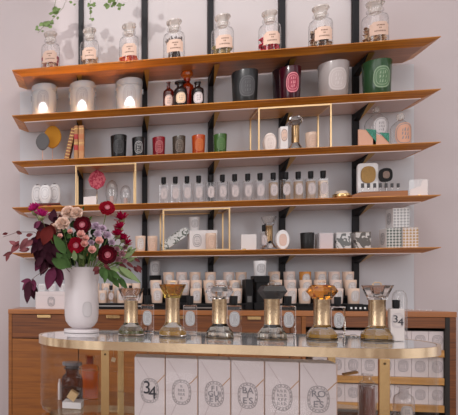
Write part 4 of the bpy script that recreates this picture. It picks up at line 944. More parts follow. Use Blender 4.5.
b = new(); box(b, -.020, .022, -.012, .012, h6 * .985, h6 * 1.03, M=Matrix.Rotation(-.25, 4, 'Y') @ Matrix.Translation((-.01, 0, .0)), bev=.002); obj('wooden_stopper', b, honey_m, t)
c7, w7, h7, d7 = itable(392.5, 415, 384.5, SHZ, -.01)
t = thing('apothecary_bottle', 'empty clear glass bottle with an open neck, rightmost inside the glass table', 'bottle', c7, TROT); R = w7 / 2; hb = h7 * .95
b = new(); pr = [(0, .001), (R * .96, .001), (R, .006), (R, hb * .60), (R * .88, hb * .72), (R * .44, hb * .82), (R * .42, hb * .95), (R * .62, hb * .98), (R * .62, hb * 1.02), (R * .4, hb * 1.03)]
lathe(b, pr, 28); obj('glass_body', b, glass('bottle_glass'), t)
b = new(); badge(b, wrapper(R, hb * .3), w7 * .6, hb * .4, 0, 1, rings=((.9, .84),)); obj('paper_label', b, [mat('bone_label', (.62, .55, .52), .6), grey_ink_m], t)
t = thing('price_cube', 'small tilted cream price cube hanging inside the table beside the left post', 'price tag', tw(ipt(113.5, -.1), -.1, H - (363.5 - HY) * 1.8 / F), TROT)
b = new(); s = .014; box(b, -s / 2, s / 2, -s / 4, s / 4, -s / 2, s / 2, M=Matrix.Rotation(.3, 4, 'Y'), bev=.0005); obj('tag', b, mat('cream_tag', (.75, .62, .42), .5), t)
b = new(); tube(b, [(0, 0, .005), (0, 0, TABZ - BH - (H - (363.5 - HY) * 1.8 / F) + .015)], .0003, 4); obj('thread', b, mat('thread', (.5, .45, .4), .6), t)

# ------------------------------------------------------------------ on the table top
def ondeck(x, ybase, R=0.0):
    d = .155 * F / (ybase - HY); p = P(x, ybase, d); v = Vector((p.x, p.y)); v += v.normalized() * R
    return v
amberl = mat('yellow_liquid', (.48, .26, .04), .25, coat=.4); greenl = mat('olive_liquid', (.10, .10, .02), .25, coat=.4); clearl = glass('water', (.93, .92, .88), (.7, .68, .64), 1.0)
HG = [(131, 336.3, 288.5, dglass, 'flare', greenl, 'green liquid and a clear flared top, leftmost on the table', False),
      (172.5, 337.3, 284.5, rglass('yellow_bowl', (.96, .72, .16)), 'cone', amberl, 'yellow liquid and a golden yellow top', True),
      (219.5, 338.7, 285.5, rglass('frost_bowl', (.93, .90, .88), .06), 'gem', clearl, 'clear liquid and a clear faceted top', True),
      (272, 340.2, 285.0, rglass('smoky_bowl', (.035, .028, .028)), 'gem', clearl, 'clear liquid and a smoky black faceted top', True),
      (321.8, 340.6, 285.0, rglass('orange_bowl', (.95, .36, .03)), 'gem', amberl, 'yellow liquid and an orange amber faceted top', True),
      (377, 341.5, 285.5, dglass, 'cone', amberl, 'yellow liquid and a wide clear top, rightmost on the table', True)]
for k, (x, yb_, yt, bm_, bk, lq, desc, lp) in enumerate(HG):
    R = .0455
    v = ondeck(x, yb_, R); d = depth(v.x, v.y); h = H - (yt - HY) * d / F - TABZ
    hourglass('brass hourglass diffuser with ' + desc, v.x, v.y, TABZ, R, h, bm_, bk, lq, 'hourglass diffusers on the table', facet=(k > 1), loop=lp, rz=TROT)
G = 'spray bottles on the table'
for k, (x0, x1, yb_, yt) in enumerate(((141, 154, 332, 295.5), (183.3, 196.8, 332.5, 296), (227, 241, 333.5, 296), (281, 294.8, 334.5, 296.2), (331, 344, 335, 297))):
    v = ondeck((x0 + x1) / 2, yb_); d = depth(v.x, v.y); w = (x1 - x0) * d / F * .95; h = H - (yt - HY) * d / F - TABZ
    desc = ('behind the green liquid diffuser', 'behind the golden topped diffuser', 'beside the clear faceted diffuser', 'beside the smoky topped diffuser', 'beside the orange topped diffuser')[k]
    spray('clear square spray bottle with a pale oval label, ' + desc, 0, 0, 0, TABZ, v.y, G, dims=(v.x, w, h), rz=TROT, lab=mat('silver_label', (.60, .61, .62), .5), frost=rglass('thick_clear_glass', (.97, .96, .95)))
# bottle 34
v = ondeck(396, 341); d = depth(v.x, v.y); w = 13.2 * d / F * .93; h = H - (300 - HY) * d / F - TABZ
t = spray('frosted white spray bottle with a black cap and an oval reading 34', 0, 0, 0, TABZ, v.y, G, dims=(v.x, w, h), rz=TROT, frost=mat('frost_white', (.62, .57, .55), .3, coat=.3), lab=mat('frost_label', (.60, .56, .55), .5), capf=.19)
for o in list(t.children):
    if o.name.startswith('oval_label'): bpy.data.objects.remove(o)
b = new(); badge(b, wrapper(None, h * .50, -w * .36), w * .84, h * .36, 0, 1, rings=((1, .94), (.8, .75)), bg=False, marks=False); obj('oval_emblem', b, [white_m, pale_ink_m], t)
letters('3', .032, t, ink_m, (-.006, -w * .36 - .001, h * .53)); letters('4', .032, t, ink_m, (.008, -w * .36 - .001, h * .46))
v = ondeck(399.5, 337.5); d = depth(v.x, v.y); R = 6.4 * d / F; h = H - (290 - HY) * d / F - TABZ
t = thing('glass_dome', 'tall clear bell jar behind the white bottle reading 34', 'bell jar', (v.x, v.y, TABZ + .0005))
b = new(); lathe(b, [(R, 0), (R, h * .8), (R * .85, h * .92), (R * .5, h * .985), (0, h)], 26); obj('dome', b, glass('cloche_glass'), t)

# vase
vb = ondeck(81.5, 333.5, .065); dv = depth(vb.x, vb.y); k_ = dv / F
def vz(y): return H - (y - HY) * k_ - TABZ
t = thing('frosted_vase', 'large frosted white glass vase holding the bouquet, at the left of the table', 'vase', (vb.x, vb.y, TABZ + .0005))
b = new(); zt_ = vz(268); z0_ = vz(328.5)
pr = [(0, 0), (17.2 * k_, 0), (17.6 * k_, .003), (17.2 * k_, z0_ * .85), (10 * k_, z0_ * .95), (8.5 * k_, z0_)]
pr += [(12.8 * k_, vz(325.5)), (15.8 * k_, vz(321)), (16.8 * k_, vz(315)), (17.0 * k_, vz(305)), (16.3 * k_, vz(292)), (16.5 * k_, vz(284)), (17.2 * k_, vz(277)), (18.3 * k_, vz(272)), (19.8 * k_, vz(269)), (21.2 * k_, zt_), (20.6 * k_, zt_), (17.6 * k_, vz(273)), (15.6 * k_, vz(290)), (15.8 * k_, vz(310)), (10 * k_, vz(322)), (0, vz(322))]
lathe(b, pr, 48); obj('vase_body', b, mat('frosted_glass', (.66, .61, .62), .35, coat=.15), t)
b = new(); badge(b, wrapper(16.9 * k_, vz(309), off=.001), 9.6 * k_, 15 * k_, 0, 1, rings=((1, .93),), marks=False)
o = obj('oval_emblem', b, [mat('vase_oval', (.56, .53, .54), .5), mat('vase_oval_ring', (.46, .43, .44), .5)], t, label='raised plain oval medallion'); o.rotation_euler = (0, 0, math.radians(14 + 8))

# ================================================================== bouquet
VC = Vector((vb.x, vb.y, TABZ)); ZN = TABZ + vz(272)
def petal(bm, base, out, up, L, W, curl=.2, cup=.1, mi=0, tilt=0.0, tip=.45, n=4, ruff=0.0, rnd=random, shape='petal'):
    out = out.normalized(); up = (up - out * up.dot(out)).normalized(); side = out.cross(up)
    rows = []
    for i in range(n + 1):
        v = i / n
        if shape == 'leaf': wv = math.sin(PI * min(1, v ** .8)) ** .9 if 0 < v < 1 else 0
        else: wv = (.35 + .65 * math.sin(PI / 2 * min(1, v * 1.5))) * (1 if v < .7 else 1 - (v - .7) / .3 * (1 - tip))
        c = base + out * (L * v * math.cos(tilt)) + up * (L * v * math.sin(tilt) + curl * L * v * v)
        row = []
        for j in (-1, -.5, 0, .5, 1):
            row.append(bm.verts.new(c + side * (j * W / 2 * wv) + up * (cup * W * j * j + (rnd.uniform(-ruff, ruff) * v if ruff else 0)) - (out * (L * .1 * j * j * v) if shape != 'leaf' else out * 0)))
        rows.append(row)
    for a, c in zip(rows, rows[1:]):
        for j in range(4): face(bm, [a[j], a[j + 1], c[j + 1], c[j]], mi, True)
def perp(n):
    n = n.normalized(); a = n.cross(Vector((0, 0, 1))); a = a.normalized() if a.length > .1 else Vector((1, 0, 0)); return a, n.cross(a)
def stem_to(t, c, n, m, r=.0017):
    """stem from inside the vase neck to the back of a bloom (thing origin at c)"""
    ang = math.atan2(c.y - VC.y, c.x - VC.x); rr = min(14 * k_, ((c.x - VC.x) ** 2 + (c.y - VC.y) ** 2) ** .5 * .5)
    a = Vector((VC.x + rr * math.cos(ang) * .5, VC.y + rr * math.sin(ang) * .5, ZN - .06)) - c
    m1 = Vector((VC.x + rr * math.cos(ang), VC.y + rr * math.sin(ang), ZN + .01)) - c
    e = -n * .006; m2 = e - n * .02 + (m1 - e) * .3
    pts = []
    P4 = [a, m1, m2, e]
    for i in range(9):
        s = i / 8; pts.append(P4[0] * (1 - s) ** 3 + P4[1] * 3 * s * (1 - s) ** 2 + P4[2] * 3 * s * s * (1 - s) + P4[3] * s ** 3)
    b = new(); tube(b, pts, r, 6); return obj('stem', b, m, t)
stem_m = mat('stem_green', (.14, .20, .05), .6)
dark_stem = mat('dark_stem', (.10, .035, .03), .6)
def cvec(dx, dz): return Vector((dx, -1, dz)).normalized()
def bloom_thing(name, label, cat, x, y, dd, group): 
    c = P(x, y, dv + dd); return thing(name, label, cat, c, group=group), c
deep = mat('dark_red_petal', (.075, .002, .008), .6, var=.35, vscale=90, sheen=.3); deep2 = mat('red_petal', (.30, .004, .018), .6, var=.3, vscale=90)
pinkc = mat('dusty_pink_centre', (.58, .18, .22), .7, var=.3, vscale=200)
def anemone(x, y, rpx, dd, n, label, open_=0.15, m=deep, centre=True):
    t, c = bloom_thing('red_flower', label, 'flower', x, y, dd, 'dark red flowers'); n = n.normalized(); a, bb = perp(n); R = rpx * (dv + dd) / F
    rnd = random.Random(int(x * 7 + y)); b = new()
    for lay, (cnt, L, tl) in enumerate(((13, 1.0, open_), (12, .88, open_ + .18), (10, .68, open_ + .4))):
        for k in range(cnt):
            th = 2 * PI * (k + lay * .4) / cnt + rnd.uniform(-.12, .12); o = a * math.cos(th) + bb * math.sin(th)
            petal(b, o * R * .12, o, n, R * L * rnd.uniform(.9, 1.04), R * .62, .12, .14, lay == 2, tl, tip=.95, ruff=R * .03, rnd=rnd)
    obj('petals', b, [m, deep2 if m is not deep else mat('inner_red', (.14, .004, .014), .6)], t)
    b = new()
    M = Matrix.Translation(n * R * .30) @ n.to_track_quat('Z', 'Y').to_matrix().to_4x4()
    lathe(b, [(0, R * .14), (R * .2, R * .12), (R * .30, 0)], 14, M=M, mi=1)
    for k in range(18):
        th = 2 * PI * k / 18; o = a * math.cos(th) + bb * math.sin(th); petal(b, n * R * .26 + o * R * .18, o, n, R * .26, R * .14, .3, .1, 0, .7, rnd=rnd)
    obj('flower_centre', b, [pinkc, mat('centre_mauve', (.48, .16, .20), .8)], t, label='dusty pink centre')
    stem_to(t, c, n, stem_m)
anemone(82.5, 225.5, 8.4, -.085, cvec(-.05, .12), 'round dark red flower with a pink centre, in the upper middle of the bouquet', m=deep)
anemone(107, 254.5, 8.8, -.09, cvec(.15, -.1), 'largest dark red flower, low at the right of the bouquet above the vase rim', m=deep)
anemone(77, 245.5, 8.0, -.07, cvec(-.25, .0), 'red flower with a pinkish centre, low left of the pink rose buds', m=deep2)
anemone(107, 208.8, 7.4, -.02, cvec(.1, .35), 'red flower held highest on a bare stem above the bouquet', m=deep2)
mag = mat('magenta_petal', (.50, .02, .19), .6, var=.3, vscale=120, sheen=.3); crim = mat('crimson_petal', (.42, .004, .06), .6, var=.35, vscale=120)
calyx = mat('calyx_green', (.28, .30, .14), .6)
def thistle(x, y, rpx, dd, n, label, m, group, name='magenta_flower', full=1.0, flat=.5):
    t, c = bloom_thing(name, label, 'flower', x, y, dd, group); n = n.normalized(); a, bb = perp(n); R = rpx * (dv + dd) / F; rnd = random.Random(int(x * 3 + y)); b = new()
    for k in range(46):
        th = rnd.uniform(0, 2 * PI); el = rnd.uniform(.1, 1.2); o = (a * math.cos(th) + bb * math.sin(th)) * math.cos(el) + n * math.sin(el)
        petal(b, o * R * .2, o, n + o * .01, R * rnd.uniform(.6, .95), R * .26, .15, .1, 0, .1, n=3, ruff=R * .06, rnd=rnd)
    obj('petals', b, m, t)
    b = new(); M = Matrix.Translation(-n * R * .15) @ n.to_track_quat('Z', 'Y').to_matrix().to_4x4(); lathe(b, [(0, -R * .45), (R * .3, -R * .25), (R * .42, R * .1), (R * .3, R * .3)], 14, M=M); obj('calyx', b, calyx, t)
    stem_to(t, c, n, stem_m)
thistle(34.5, 211, 8.6, .02, Vector((-.2, -.35, 1)), 'magenta ruffled flower, upper of the two at the top left of the bouquet', mag, 'magenta flowers')
thistle(41.5, 216.5, 8.2, -.01, Vector((.2, -.4, 1)), 'magenta ruffled flower, lower right of the two at the top left of the bouquet', mag, 'magenta flowers')
# crimson celosia spike at right
for k, (x, y, r, dd) in enumerate(((121.5, 219.5, 8.0, 0), (120, 228.5, 7.2, -.02), (117.5, 235.5, 7.4, -.03), (123, 239.5, 7.2, -.02), (127, 244, 5.6, -.02))):
    thistle(x, y, r, dd, Vector((.15 * (k - 2), -.6, .8)), 'crimson ruffled flower head at the right of the bouquet, %s from the top' % ORD[k], crim, 'crimson flower heads at the right', name='crimson_flower')
peach = mat('peach_petal', (1.0, .74, .63), .6, var=.12, vscale=100); pinkr = mat('rose_petal', (.92, .55, .50), .6, var=.15, vscale=120); lil = mat('lilac_petal', (.72, .58, .70), .6, var=.2, vscale=90)
mauve = mat('mauve_petal', (.50, .26, .30), .6, var=.3, vscale=100)
def carnation(x, y, rpx, dd, label, m, group, name='peach_carnation', cnt=80, n=None):
    t, c = bloom_thing(name, label, 'flower', x, y, dd, group); n = (n or cvec(0, .5)).normalized(); a, bb = perp(n); R = rpx * (dv + dd) / F; rnd = random.Random(int(x * 5 + y)); b = new()
    for k in range(cnt):
        th = k * 2.39996; el = .05 + 1.45 * (k / cnt); o = (a * math.cos(th) + bb * math.sin(th)) * math.cos(el) + n * math.sin(el)
        petal(b, Vector((0, 0, 0)) + o * R * .15, o, n + a * .01, R * rnd.uniform(.75, .9), R * .5, .12, .15, 0, .0, tip=.9, n=4, ruff=R * .10, rnd=rnd)
    obj('petals', b, m, t)
    b = new(); M = n.to_track_quat('Z', 'Y').to_matrix().to_4x4(); lathe(b, [(0, -R * .6), (R * .25, -R * .5), (R * .34, -R * .05), (R * .2, R * .1)], 12, M=M); obj('calyx', b, calyx, t)
    stem_to(t, c, n, stem_m)
carnation(68.5, 213.5, 7.6, -.01, 'pale peach carnation at the top of the bouquet, left of the two highest', peach, 'peach carnations')
carnation(76.5, 214, 7.2, -.03, 'pale peach carnation at the top of the bouquet, just above the round dark red flower', peach, 'peach carnations')
carnation(62.5, 224.5, 7.8, -.04, 'pale peach carnation in the upper left, below the highest carnations', peach, 'peach carnations')
carnation(56, 229, 6.4, -.02, 'pale peach carnation farthest left, beside the dark leaves', peach, 'peach carnations')
def rose(x, y, rpx, dd, label, m=pinkr, group='pink rosebuds', name='pink_rosebud'):
    t, c = bloom_thing(name, label, 'flower', x, y, dd, group); n = cvec(.1, .35); a, bb = perp(n); R = rpx * (dv + dd) / F; rnd = random.Random(int(x * 9 + y)); b = new()
    for lay, (cnt, rr, tl) in enumerate(((6, .55, .9), (5, .38, 1.1), (4, .22, 1.25))):
        for k in range(cnt):
            th = 2 * PI * k / cnt + lay; o = a * math.cos(th) + bb * math.sin(th); petal(b, o * R * rr * .5 - n * R * .5, o, n, R * 1.15, R * 1.0, .05, -.25, 0, tl, tip=.8, rnd=rnd)
    obj('petals', b, m, t)
    b = new(); M = n.to_track_quat('Z', 'Y').to_matrix().to_4x4(); lathe(b, [(0, -R * .9), (R * .35, -R * .75), (R * .55, -R * .3), (R * .4, -R * .2)], 12, M=M); obj('calyx', b, calyx, t)
    stem_to(t, c, n, stem_m, .0013)
for k, (x, y, r, pos) in enumerate(((81, 234.5, 4.4, 'just below the upper dark red flower'), (85.5, 238.5, 3.8, 'touching the topmost bud on its right'), (84.5, 243.8, 3.9, 'right of the left red flower'), (99.2, 240.8, 4.2, 'alone on the right, left of the crimson heads'), (92, 249.8, 4.2, 'lowest, beside the largest dark red flower'), (60, 236, 2.8, 'small, at the left below the carnations'), (70, 231.5, 2.8, 'small, between the carnations and the upper dark red flower'))):
    rose(x, y, r, -.10 if k < 5 else -.07, 'small pink rosebud, ' + pos)
for k, (x, y, r, dd) in enumerate(((95.5, 227, 5.2, -.03), (102.5, 229.5, 5.0, -.04), (98, 234.5, 5.0, -.06), (107.5, 236, 5.0, -.04), (91.5, 243, 3.6, -.06), (112, 243, 4.0, -.03))):
    carnation(x, y, r, dd, 'soft lilac ruffled bloom, %s' % ('topmost of the lilac cluster', 'upper right of the lilac cluster', 'middle of the lilac cluster', 'right of the lilac cluster, beside the crimson heads', 'lowest left, between the pink rosebuds', 'lowest right, above the largest dark red flower')[k], lil, 'lilac blooms', name='lilac_bloom', cnt=30)
for k, (x, y, r, dd) in enumerate(((116.5, 250, 4.0, -.03), (122, 254.5, 4.2, -.03), (118, 260, 3.8, -.03), (125, 248, 3.2, -.01), (112.5, 249.5, 3.6, -.02), (129, 255.5, 3.6, -.01), (124.5, 261.5, 3.4, -.03))):
    carnation(x, y, r, dd, 'small mauve pink bloom at the right edge of the bouquet, %s from the left' % ORD[(1, 3, 2, 5, 0, 6, 4)[k]], mauve, 'mauve blooms', name='mauve_bloom', cnt=26)
# foliage
green = mat('leaf_green', (.06, .12, .035), .5, var=.35, vscale=30); lgreen = mat('leaf_light_green', (.22, .30, .14), .5, var=.3, vscale=30)
plum = mat('plum_leaf', (.045, .010, .020), .55, var=.5, vscale=25); plum2 = mat('plum_leaf_light', (.17, .045, .05), .5, var=.4, vscale=25); purple = mat('purple_leaf', (.12, .022, .055), .5, var=.35, vscale=25); rust = mat('rust_leaf', (.11, .012, .010), .5, var=.4, vscale=25)
pinkl = mat('pink_leaf', (.25, .085, .095), .5, var=.3, vscale=30)
def leaf(bm, c0, c1, W, mi=0, face_cam=True, rnd=random, curl=.12):
    """leaf from pixel-depth triples c0 -> c1 (world points)"""
    out = c1 - c0; L = out.length; up = Vector((rnd.uniform(-.5, .5), -1, rnd.uniform(-.3, .6)))
    petal(bm, c0, out, up, L, W, rnd.uniform(-curl, curl), rnd.uniform(.05, .16), mi, 0, n=6, shape='leaf')
def branch(name, label, path, leaves, mats, stem, group=None, cat='branch', r=.0016, seed=1):
    """path: [(x,y,dd)...] pixels at depth offsets from the vase; leaves: [(x0,y0,x1,y1,dd,wpx,mi)]"""
    rnd = random.Random(seed)
    o3 = P(*path[-1][:2], dv + path[-1][2]); t = thing(name, label, cat, o3, group=group)
    b = new(); pts = [Vector((VC.x, VC.y, ZN - .05)) - o3] + [P(x, y, dv + q) - o3 for x, y, q in path]
    tube(b, pts, r, 6, r1=r * .5); obj('stem', b, stem, t)
    b = new()
    for x0, y0, x1, y1, dd, w, mi in leaves:
        leaf(b, P(x0, y0, dv + dd) - o3, P(x1, y1, dv + dd + rnd.uniform(-.02, .02)) - o3, w * k_, mi, rnd=rnd)
    obj('leaves', b, mats, t)
def auto_leaves(cx_, cy_, rx, ry, n, dd, lw, ll, mats_n, seed, ang=None):
    rnd = random.Random(seed); o = []
    for k in range(n):
        a = rnd.uniform(0, 2 * PI); rr = math.sqrt(rnd.random()); x = cx_ + rx * rr * math.cos(a); y = cy_ + ry * rr * math.sin(a)
        th = ang + rnd.uniform(-.7, .7) if ang is not None else a + rnd.uniform(-.6, .6); l = ll * rnd.uniform(.7, 1.2)
        o.append((x, y, x + l * math.cos(th), y + l * math.sin(th), dd + rnd.uniform(-.03, .05), lw * rnd.uniform(.8, 1.2), rnd.randrange(mats_n)))
    return o
branch('plum_branch', 'long thin branch with pinkish plum leaves reaching to the far left of the bouquet', [(60, 255, -.01), (45, 238, .0), (34, 232, 0), (18, 232, .01), (3, 237, .02)],
  [(8, 233, 2, 234.5, .02, 3, 0), (16, 231.5, 22, 234, .01, 4, 0), (21, 233, 14, 240, .01, 0.1, 0), (17, 245, 9, 241, .01, 5, 1), (19, 241, 14, 246, .0, 4, 0), (28, 238, 19, 249, .0, 6, 1), (19, 243, 12, 254, -.01, 8, 0), (20, 249, 28, 250, .0, 6, 1), (13, 252, 3, 256, .01, 4, 0), (9, 252, 6, 262, .0, 4, 0), (26, 236, 33, 234, .0, 4, 0), (30, 249, 19, 251, .0, 5, 1), (33, 240, 24, 247, -.01, 6, 1)], [plum2, pinkl], dark_stem, 'plum leaved branches', seed=2)
L1 = [(36, 222, 45, 232, -.02, 9, 0), (34, 228, 41, 221, -.02, 8, 2), (44, 228, 36, 240, -.03, 8, 1), (50, 226, 43, 246, -.05, 13, 1), (51, 224, 54, 242, -.05, 9, 1), (42, 238, 38, 252, -.03, 8, 0), (44, 240, 50, 256, -.04, 10, 0), (38, 236, 34, 250, -.01, 7, 2), (48, 248, 40, 262, -.03, 8, 0), (42, 256, 37, 268, -.03, 7, 0), (46, 252, 53, 266, -.04, 9, 0), (40, 262, 35, 272, -.02, 6, 2), (44, 260, 41, 276, -.03, 7, 0), (52, 244, 58, 258, -.03, 9, 0), (56, 248, 52, 262, -.02, 8, 0)]
branch('plum_branch', 'dense branch of dark plum and rust leaves left of the vase mouth', [(58, 262, -.01), (48, 250, -.01), (42, 232, -.01), (38, 222, 0)], L1 + auto_leaves(48, 244, 11, 17, 46, .02, 8, 12, 1, 5, ang=PI / 2) + auto_leaves(58, 250, 8, 13, 20, .03, 8, 12, 1, 6, ang=PI / 2), [plum, rust, purple], dark_stem, 'plum leaved branches', seed=3)
branch('plum_branch', 'drooping sprig of long purple leaves hanging lowest at the left of the bouquet', [(62, 266, -.03), (48, 268, -.04), (36, 276, -.05), (30, 281, -.05)],
  [(31, 280, 22, 290, -.05, 7, 1), (30, 281, 25, 298, -.06, 8, 0), (30, 282, 34, 300, -.05, 8, 0), (31, 280, 21, 282, -.05, 5, 1), (33, 279, 34, 292, -.05, 6, 1), (28, 286, 27, 304, -.06, 7, 0), (32, 286, 38, 292, -.04, 5, 0)], [plum, purple], dark_stem, 'plum leaved branches', seed=4)
branch('plum_branch', 'sprig of broad purple leaves hanging over the left rim of the vase', [(66, 268, -.06), (58, 266, -.08), (54, 268, -.09)],
  [(53, 267, 47, 290, -.09, 11, 0), (55, 268, 52, 284, -.10, 8, 0), (58, 268, 60, 288, -.09, 10, 0), (56, 266, 64, 280, -.08, 8, 0), (52, 266, 56, 280, -.09, 7, 1)], [purple, plum], dark_stem, 'plum leaved branches', seed=5)
branch('dark_sprig', 'dark leafy sprig below the largest red flower at the right of the vase mouth', [(98, 266, -.05), (104, 262, -.07), (112, 264, -.06)],
  auto_leaves(103, 266, 7, 4, 9, -.07, 4.5, 7, 1, 9) + [(126, 262, 134, 268, -.02, 3.5, 0), (134, 258, 140, 262, -.02, 3, 0), (137, 266, 141, 273, -.02, 4, 0), (134, 266, 138, 273, -.02, 4, 0), (128, 268, 131, 276, -.02, 4, 0), (119, 264, 127, 268, -.02, 4, 0), (142, 270, 136, 265, -.02, 3, 0)], [plum2], dark_stem, 'plum leaved branches', seed=6)
G = 'green leaved stems'
branch('leafy_stem', 'stem with a broad green leaf pointing up left beside the carnations', [(66, 262, -.05), (62, 250, -.07), (55, 236, -.08)],
  [(66, 254, 53, 234, -.08, 9, 0), (65, 267, 52, 258, -.09, 8, 0), (51, 263, 60, 256, -.08, 0.1, 0), (68, 262, 62, 252, -.06, 6, 0), (66, 266, 56, 252, -.06, 9, 0)], [green], stem_m, G, seed=7)
branch('leafy_stem', 'stem with a wide rounded green leaf over the left rim of the vase', [(70, 266, -.07), (64, 268, -.09), (58, 266, -.1)],
  [(68, 267, 51, 260, -.11, 10, 0), (70, 268, 60, 257, -.10, 8, 0)], [green], stem_m, G, seed=8)
branch('leafy_stem', 'green stems and narrow leaves filling the middle of the bouquet', [(80, 262, -.05), (80, 250, -.06), (78, 236, -.06)],
  auto_leaves(84, 258, 16, 9, 26, -.04, 4.5, 9, 2, 11, ang=-PI / 2) + auto_leaves(72, 246, 12, 14, 16, .0, 5, 9, 1, 12, ang=-PI / 2), [green, lgreen], stem_m, G, seed=9)
branch('leafy_stem', 'dark green leaves massed behind the flowers', [(84, 260, .03), (90, 246, .03), (88, 232, .03)],
  auto_leaves(84, 246, 24, 20, 40, .045, 7, 10, 1, 14, ang=-PI / 2) + auto_leaves(64, 252, 11, 18, 18, .03, 8, 10, 1, 15, ang=-PI / 2), [mat('deep_green', (.018, .035, .014), .55, var=.3, vscale=30)], stem_m, G, seed=10)
branch('leafy_stem', 'lobed green leaves hanging over the right rim of the vase', [(96, 266, -.05), (104, 267, -.08), (108, 272, -.09)],
  [(101, 267, 106, 281, -.10, 8, 0), (105, 268, 112, 282, -.10, 6, 0), (108, 270, 122, 279, -.09, 6, 0), (106, 269, 104, 284, -.10, 5, 0), (112, 276, 119, 288, -.08, 6, 0), (118, 276, 128, 290, -.08, 6, 0), (110, 268, 120, 271, -.08, 5, 1)], [green, lgreen], stem_m, G, seed=11)
branch('leafy_stem', 'pale green pointed leaves reaching out at the right of the bouquet', [(100, 264, -.04), (114, 266, -.05), (120, 268, -.05)],
  [(118, 266, 142, 283, -.06, 6.5, 0), (116, 268, 132, 280, -.05, 5, 0), (122, 258, 134, 252, -.03, 5, 0), (124, 262, 138, 256, -.02, 4, 0), (108, 262, 96, 262, -.05, 3, 0), (128, 254, 136, 248, -.02, 3, 0)], [lgreen], stem_m, G, seed=12)
branch('leafy_stem', 'thin stem with small buds at the upper middle of the bouquet', [(86, 256, 0), (84, 236, .0), (82, 218, .0), (82, 210, 0)], [(82, 211, 84, 206, 0, 2.4, 0), (83, 215, 79, 210, 0, 2, 0), (88, 222, 92, 216, 0, 3, 0), (86, 232, 94, 224, .0, 3.5, 0)], [green], stem_m, G, seed=13)
branch('plum_branch', 'upright plum and rust leaves behind the carnations at the left', [(66, 258, .02), (60, 242, .03), (54, 222, .03)],
  auto_leaves(55, 232, 8, 12, 22, .05, 8, 11, 2, 21, ang=-PI / 2), [plum, rust], dark_stem, 'plum leaved branches', seed=14)
branch('leafy_stem', 'pale green sprigs between the crimson heads and the right rim of the vase', [(98, 262, -.01), (112, 256, 0), (124, 250, 0)],
  auto_leaves(118, 256, 14, 9, 26, .01, 4, 7, 2, 23, ang=-.6), [lgreen, green], stem_m, G, seed=15)

for nm in ('dark_red_petal', 'red_petal', 'inner_red', 'magenta_petal', 'crimson_petal', 'peach_petal', 'rose_petal', 'lilac_petal', 'mauve_petal', 'plum_leaf', 'purple_leaf', 'rust_leaf', 'plum_leaf_light', 'pink_leaf', 'leaf_green', 'leaf_light_green', 'deep_green'):
    bs = MATS[nm].node_tree.nodes['Principled BSDF']; bs.inputs['Specular IOR Level'].default_value = .12; bs.inputs['Roughness'].default_value = .7; bs.inputs['Sheen Weight'].default_value = 0
# ================================================================== hanging ivy at the top left
def ivy(label, path, n, seed, d=2.75, lw=4.0, spread=5, extra=()):
    rnd = random.Random(seed); k = d / F
    pts = [P(x, y, d) for x, y in path]; o3 = pts[0]
    t = thing('ivy_strand', label, 'hanging plant', o3, group='hanging ivy strands')
    b = new(); tube(b, [p - o3 for p in pts], .0011, 5); obj('stem', b, stem_m, t)
    b = new()
    for i in range(n):
        s = rnd.random() ** .8 * (len(path) - 1); j = min(int(s), len(path) - 2); p = pts[j].lerp(pts[j + 1], s - j) - o3
        th = rnd.uniform(0, 2 * PI); l = lw * k * rnd.uniform(.7, 1.3); o = Vector((math.cos(th), rnd.uniform(-.3, .3), math.sin(th) - .3)).normalized()
        q = p + Vector((rnd.uniform(-1, 1), rnd.uniform(-1, 1), rnd.uniform(-1, 1))) * spread * k * .5
        petal(b, q, o, Vector((0, -1, .3)), l, l * .85, .1, .1, 0, 0, n=4, shape='leaf', rnd=rnd)
    for (x, y, cnt, sp) in extra:
        for i in range(cnt):
            q = P(x + rnd.uniform(-sp, sp), y + rnd.uniform(-sp, sp) * .6, d + rnd.uniform(-.03, .03)) - o3; th = rnd.uniform(0, 2 * PI); l = lw * k * rnd.uniform(.8, 1.4)
            petal(b, q, Vector((math.cos(th), rnd.uniform(-.3, .3), math.sin(th) - .2)), Vector((0, -1, .3)), l, l * .9, .1, .1, 0, 0, n=4, shape='leaf', rnd=rnd)
    obj('leaves', b, mat('ivy_leaf', (.16, .25, .07), .5, var=.35, vscale=40), t)
ivy('thin ivy strand curving down to a leaf cluster above the first potpourri jar', [(74, -40), (70, -10), (63, 8), (52, 20), (42, 28), (38, 33)], 10, 1, extra=((47, 24, 9, 4.0), (39, 30, 3, 2)))
ivy('ivy strand with a small leaf cluster left of the first upright', [(62, -40), (58, -10), (55, 4), (53, 14)], 6, 2, extra=((54, 12, 8, 3.2),))
ivy('ivy strand hanging over the first upright between the first two jars', [(92, -40), (91, -10), (90, 5), (91, 19)], 8, 3, lw=3.2, extra=((90, 6, 4, 3), (72, 4, 2, 1.5)))
ivy('ivy strand out of view at the very top left, added to cast leaf shadows', [(20, -160), (28, -120), (40, -80), (52, -50), (62, -34)], 30, 9, d=3.0, lw=8, spread=16, extra=((8, -105, 16, 16), (42, -122, 20, 16), (78, -104, 18, 13), (112, -118, 14, 16)))  # unseen leaf clusters added in the beam to cast leaf shadows on the wall
ivy('ivy strand at the top, above the third potpourri jar', [(124, -40), (121, -12), (117, 2), (109, 5)], 6, 4, extra=((110, 4, 6, 2.8), (119, 6, 6, 3)))

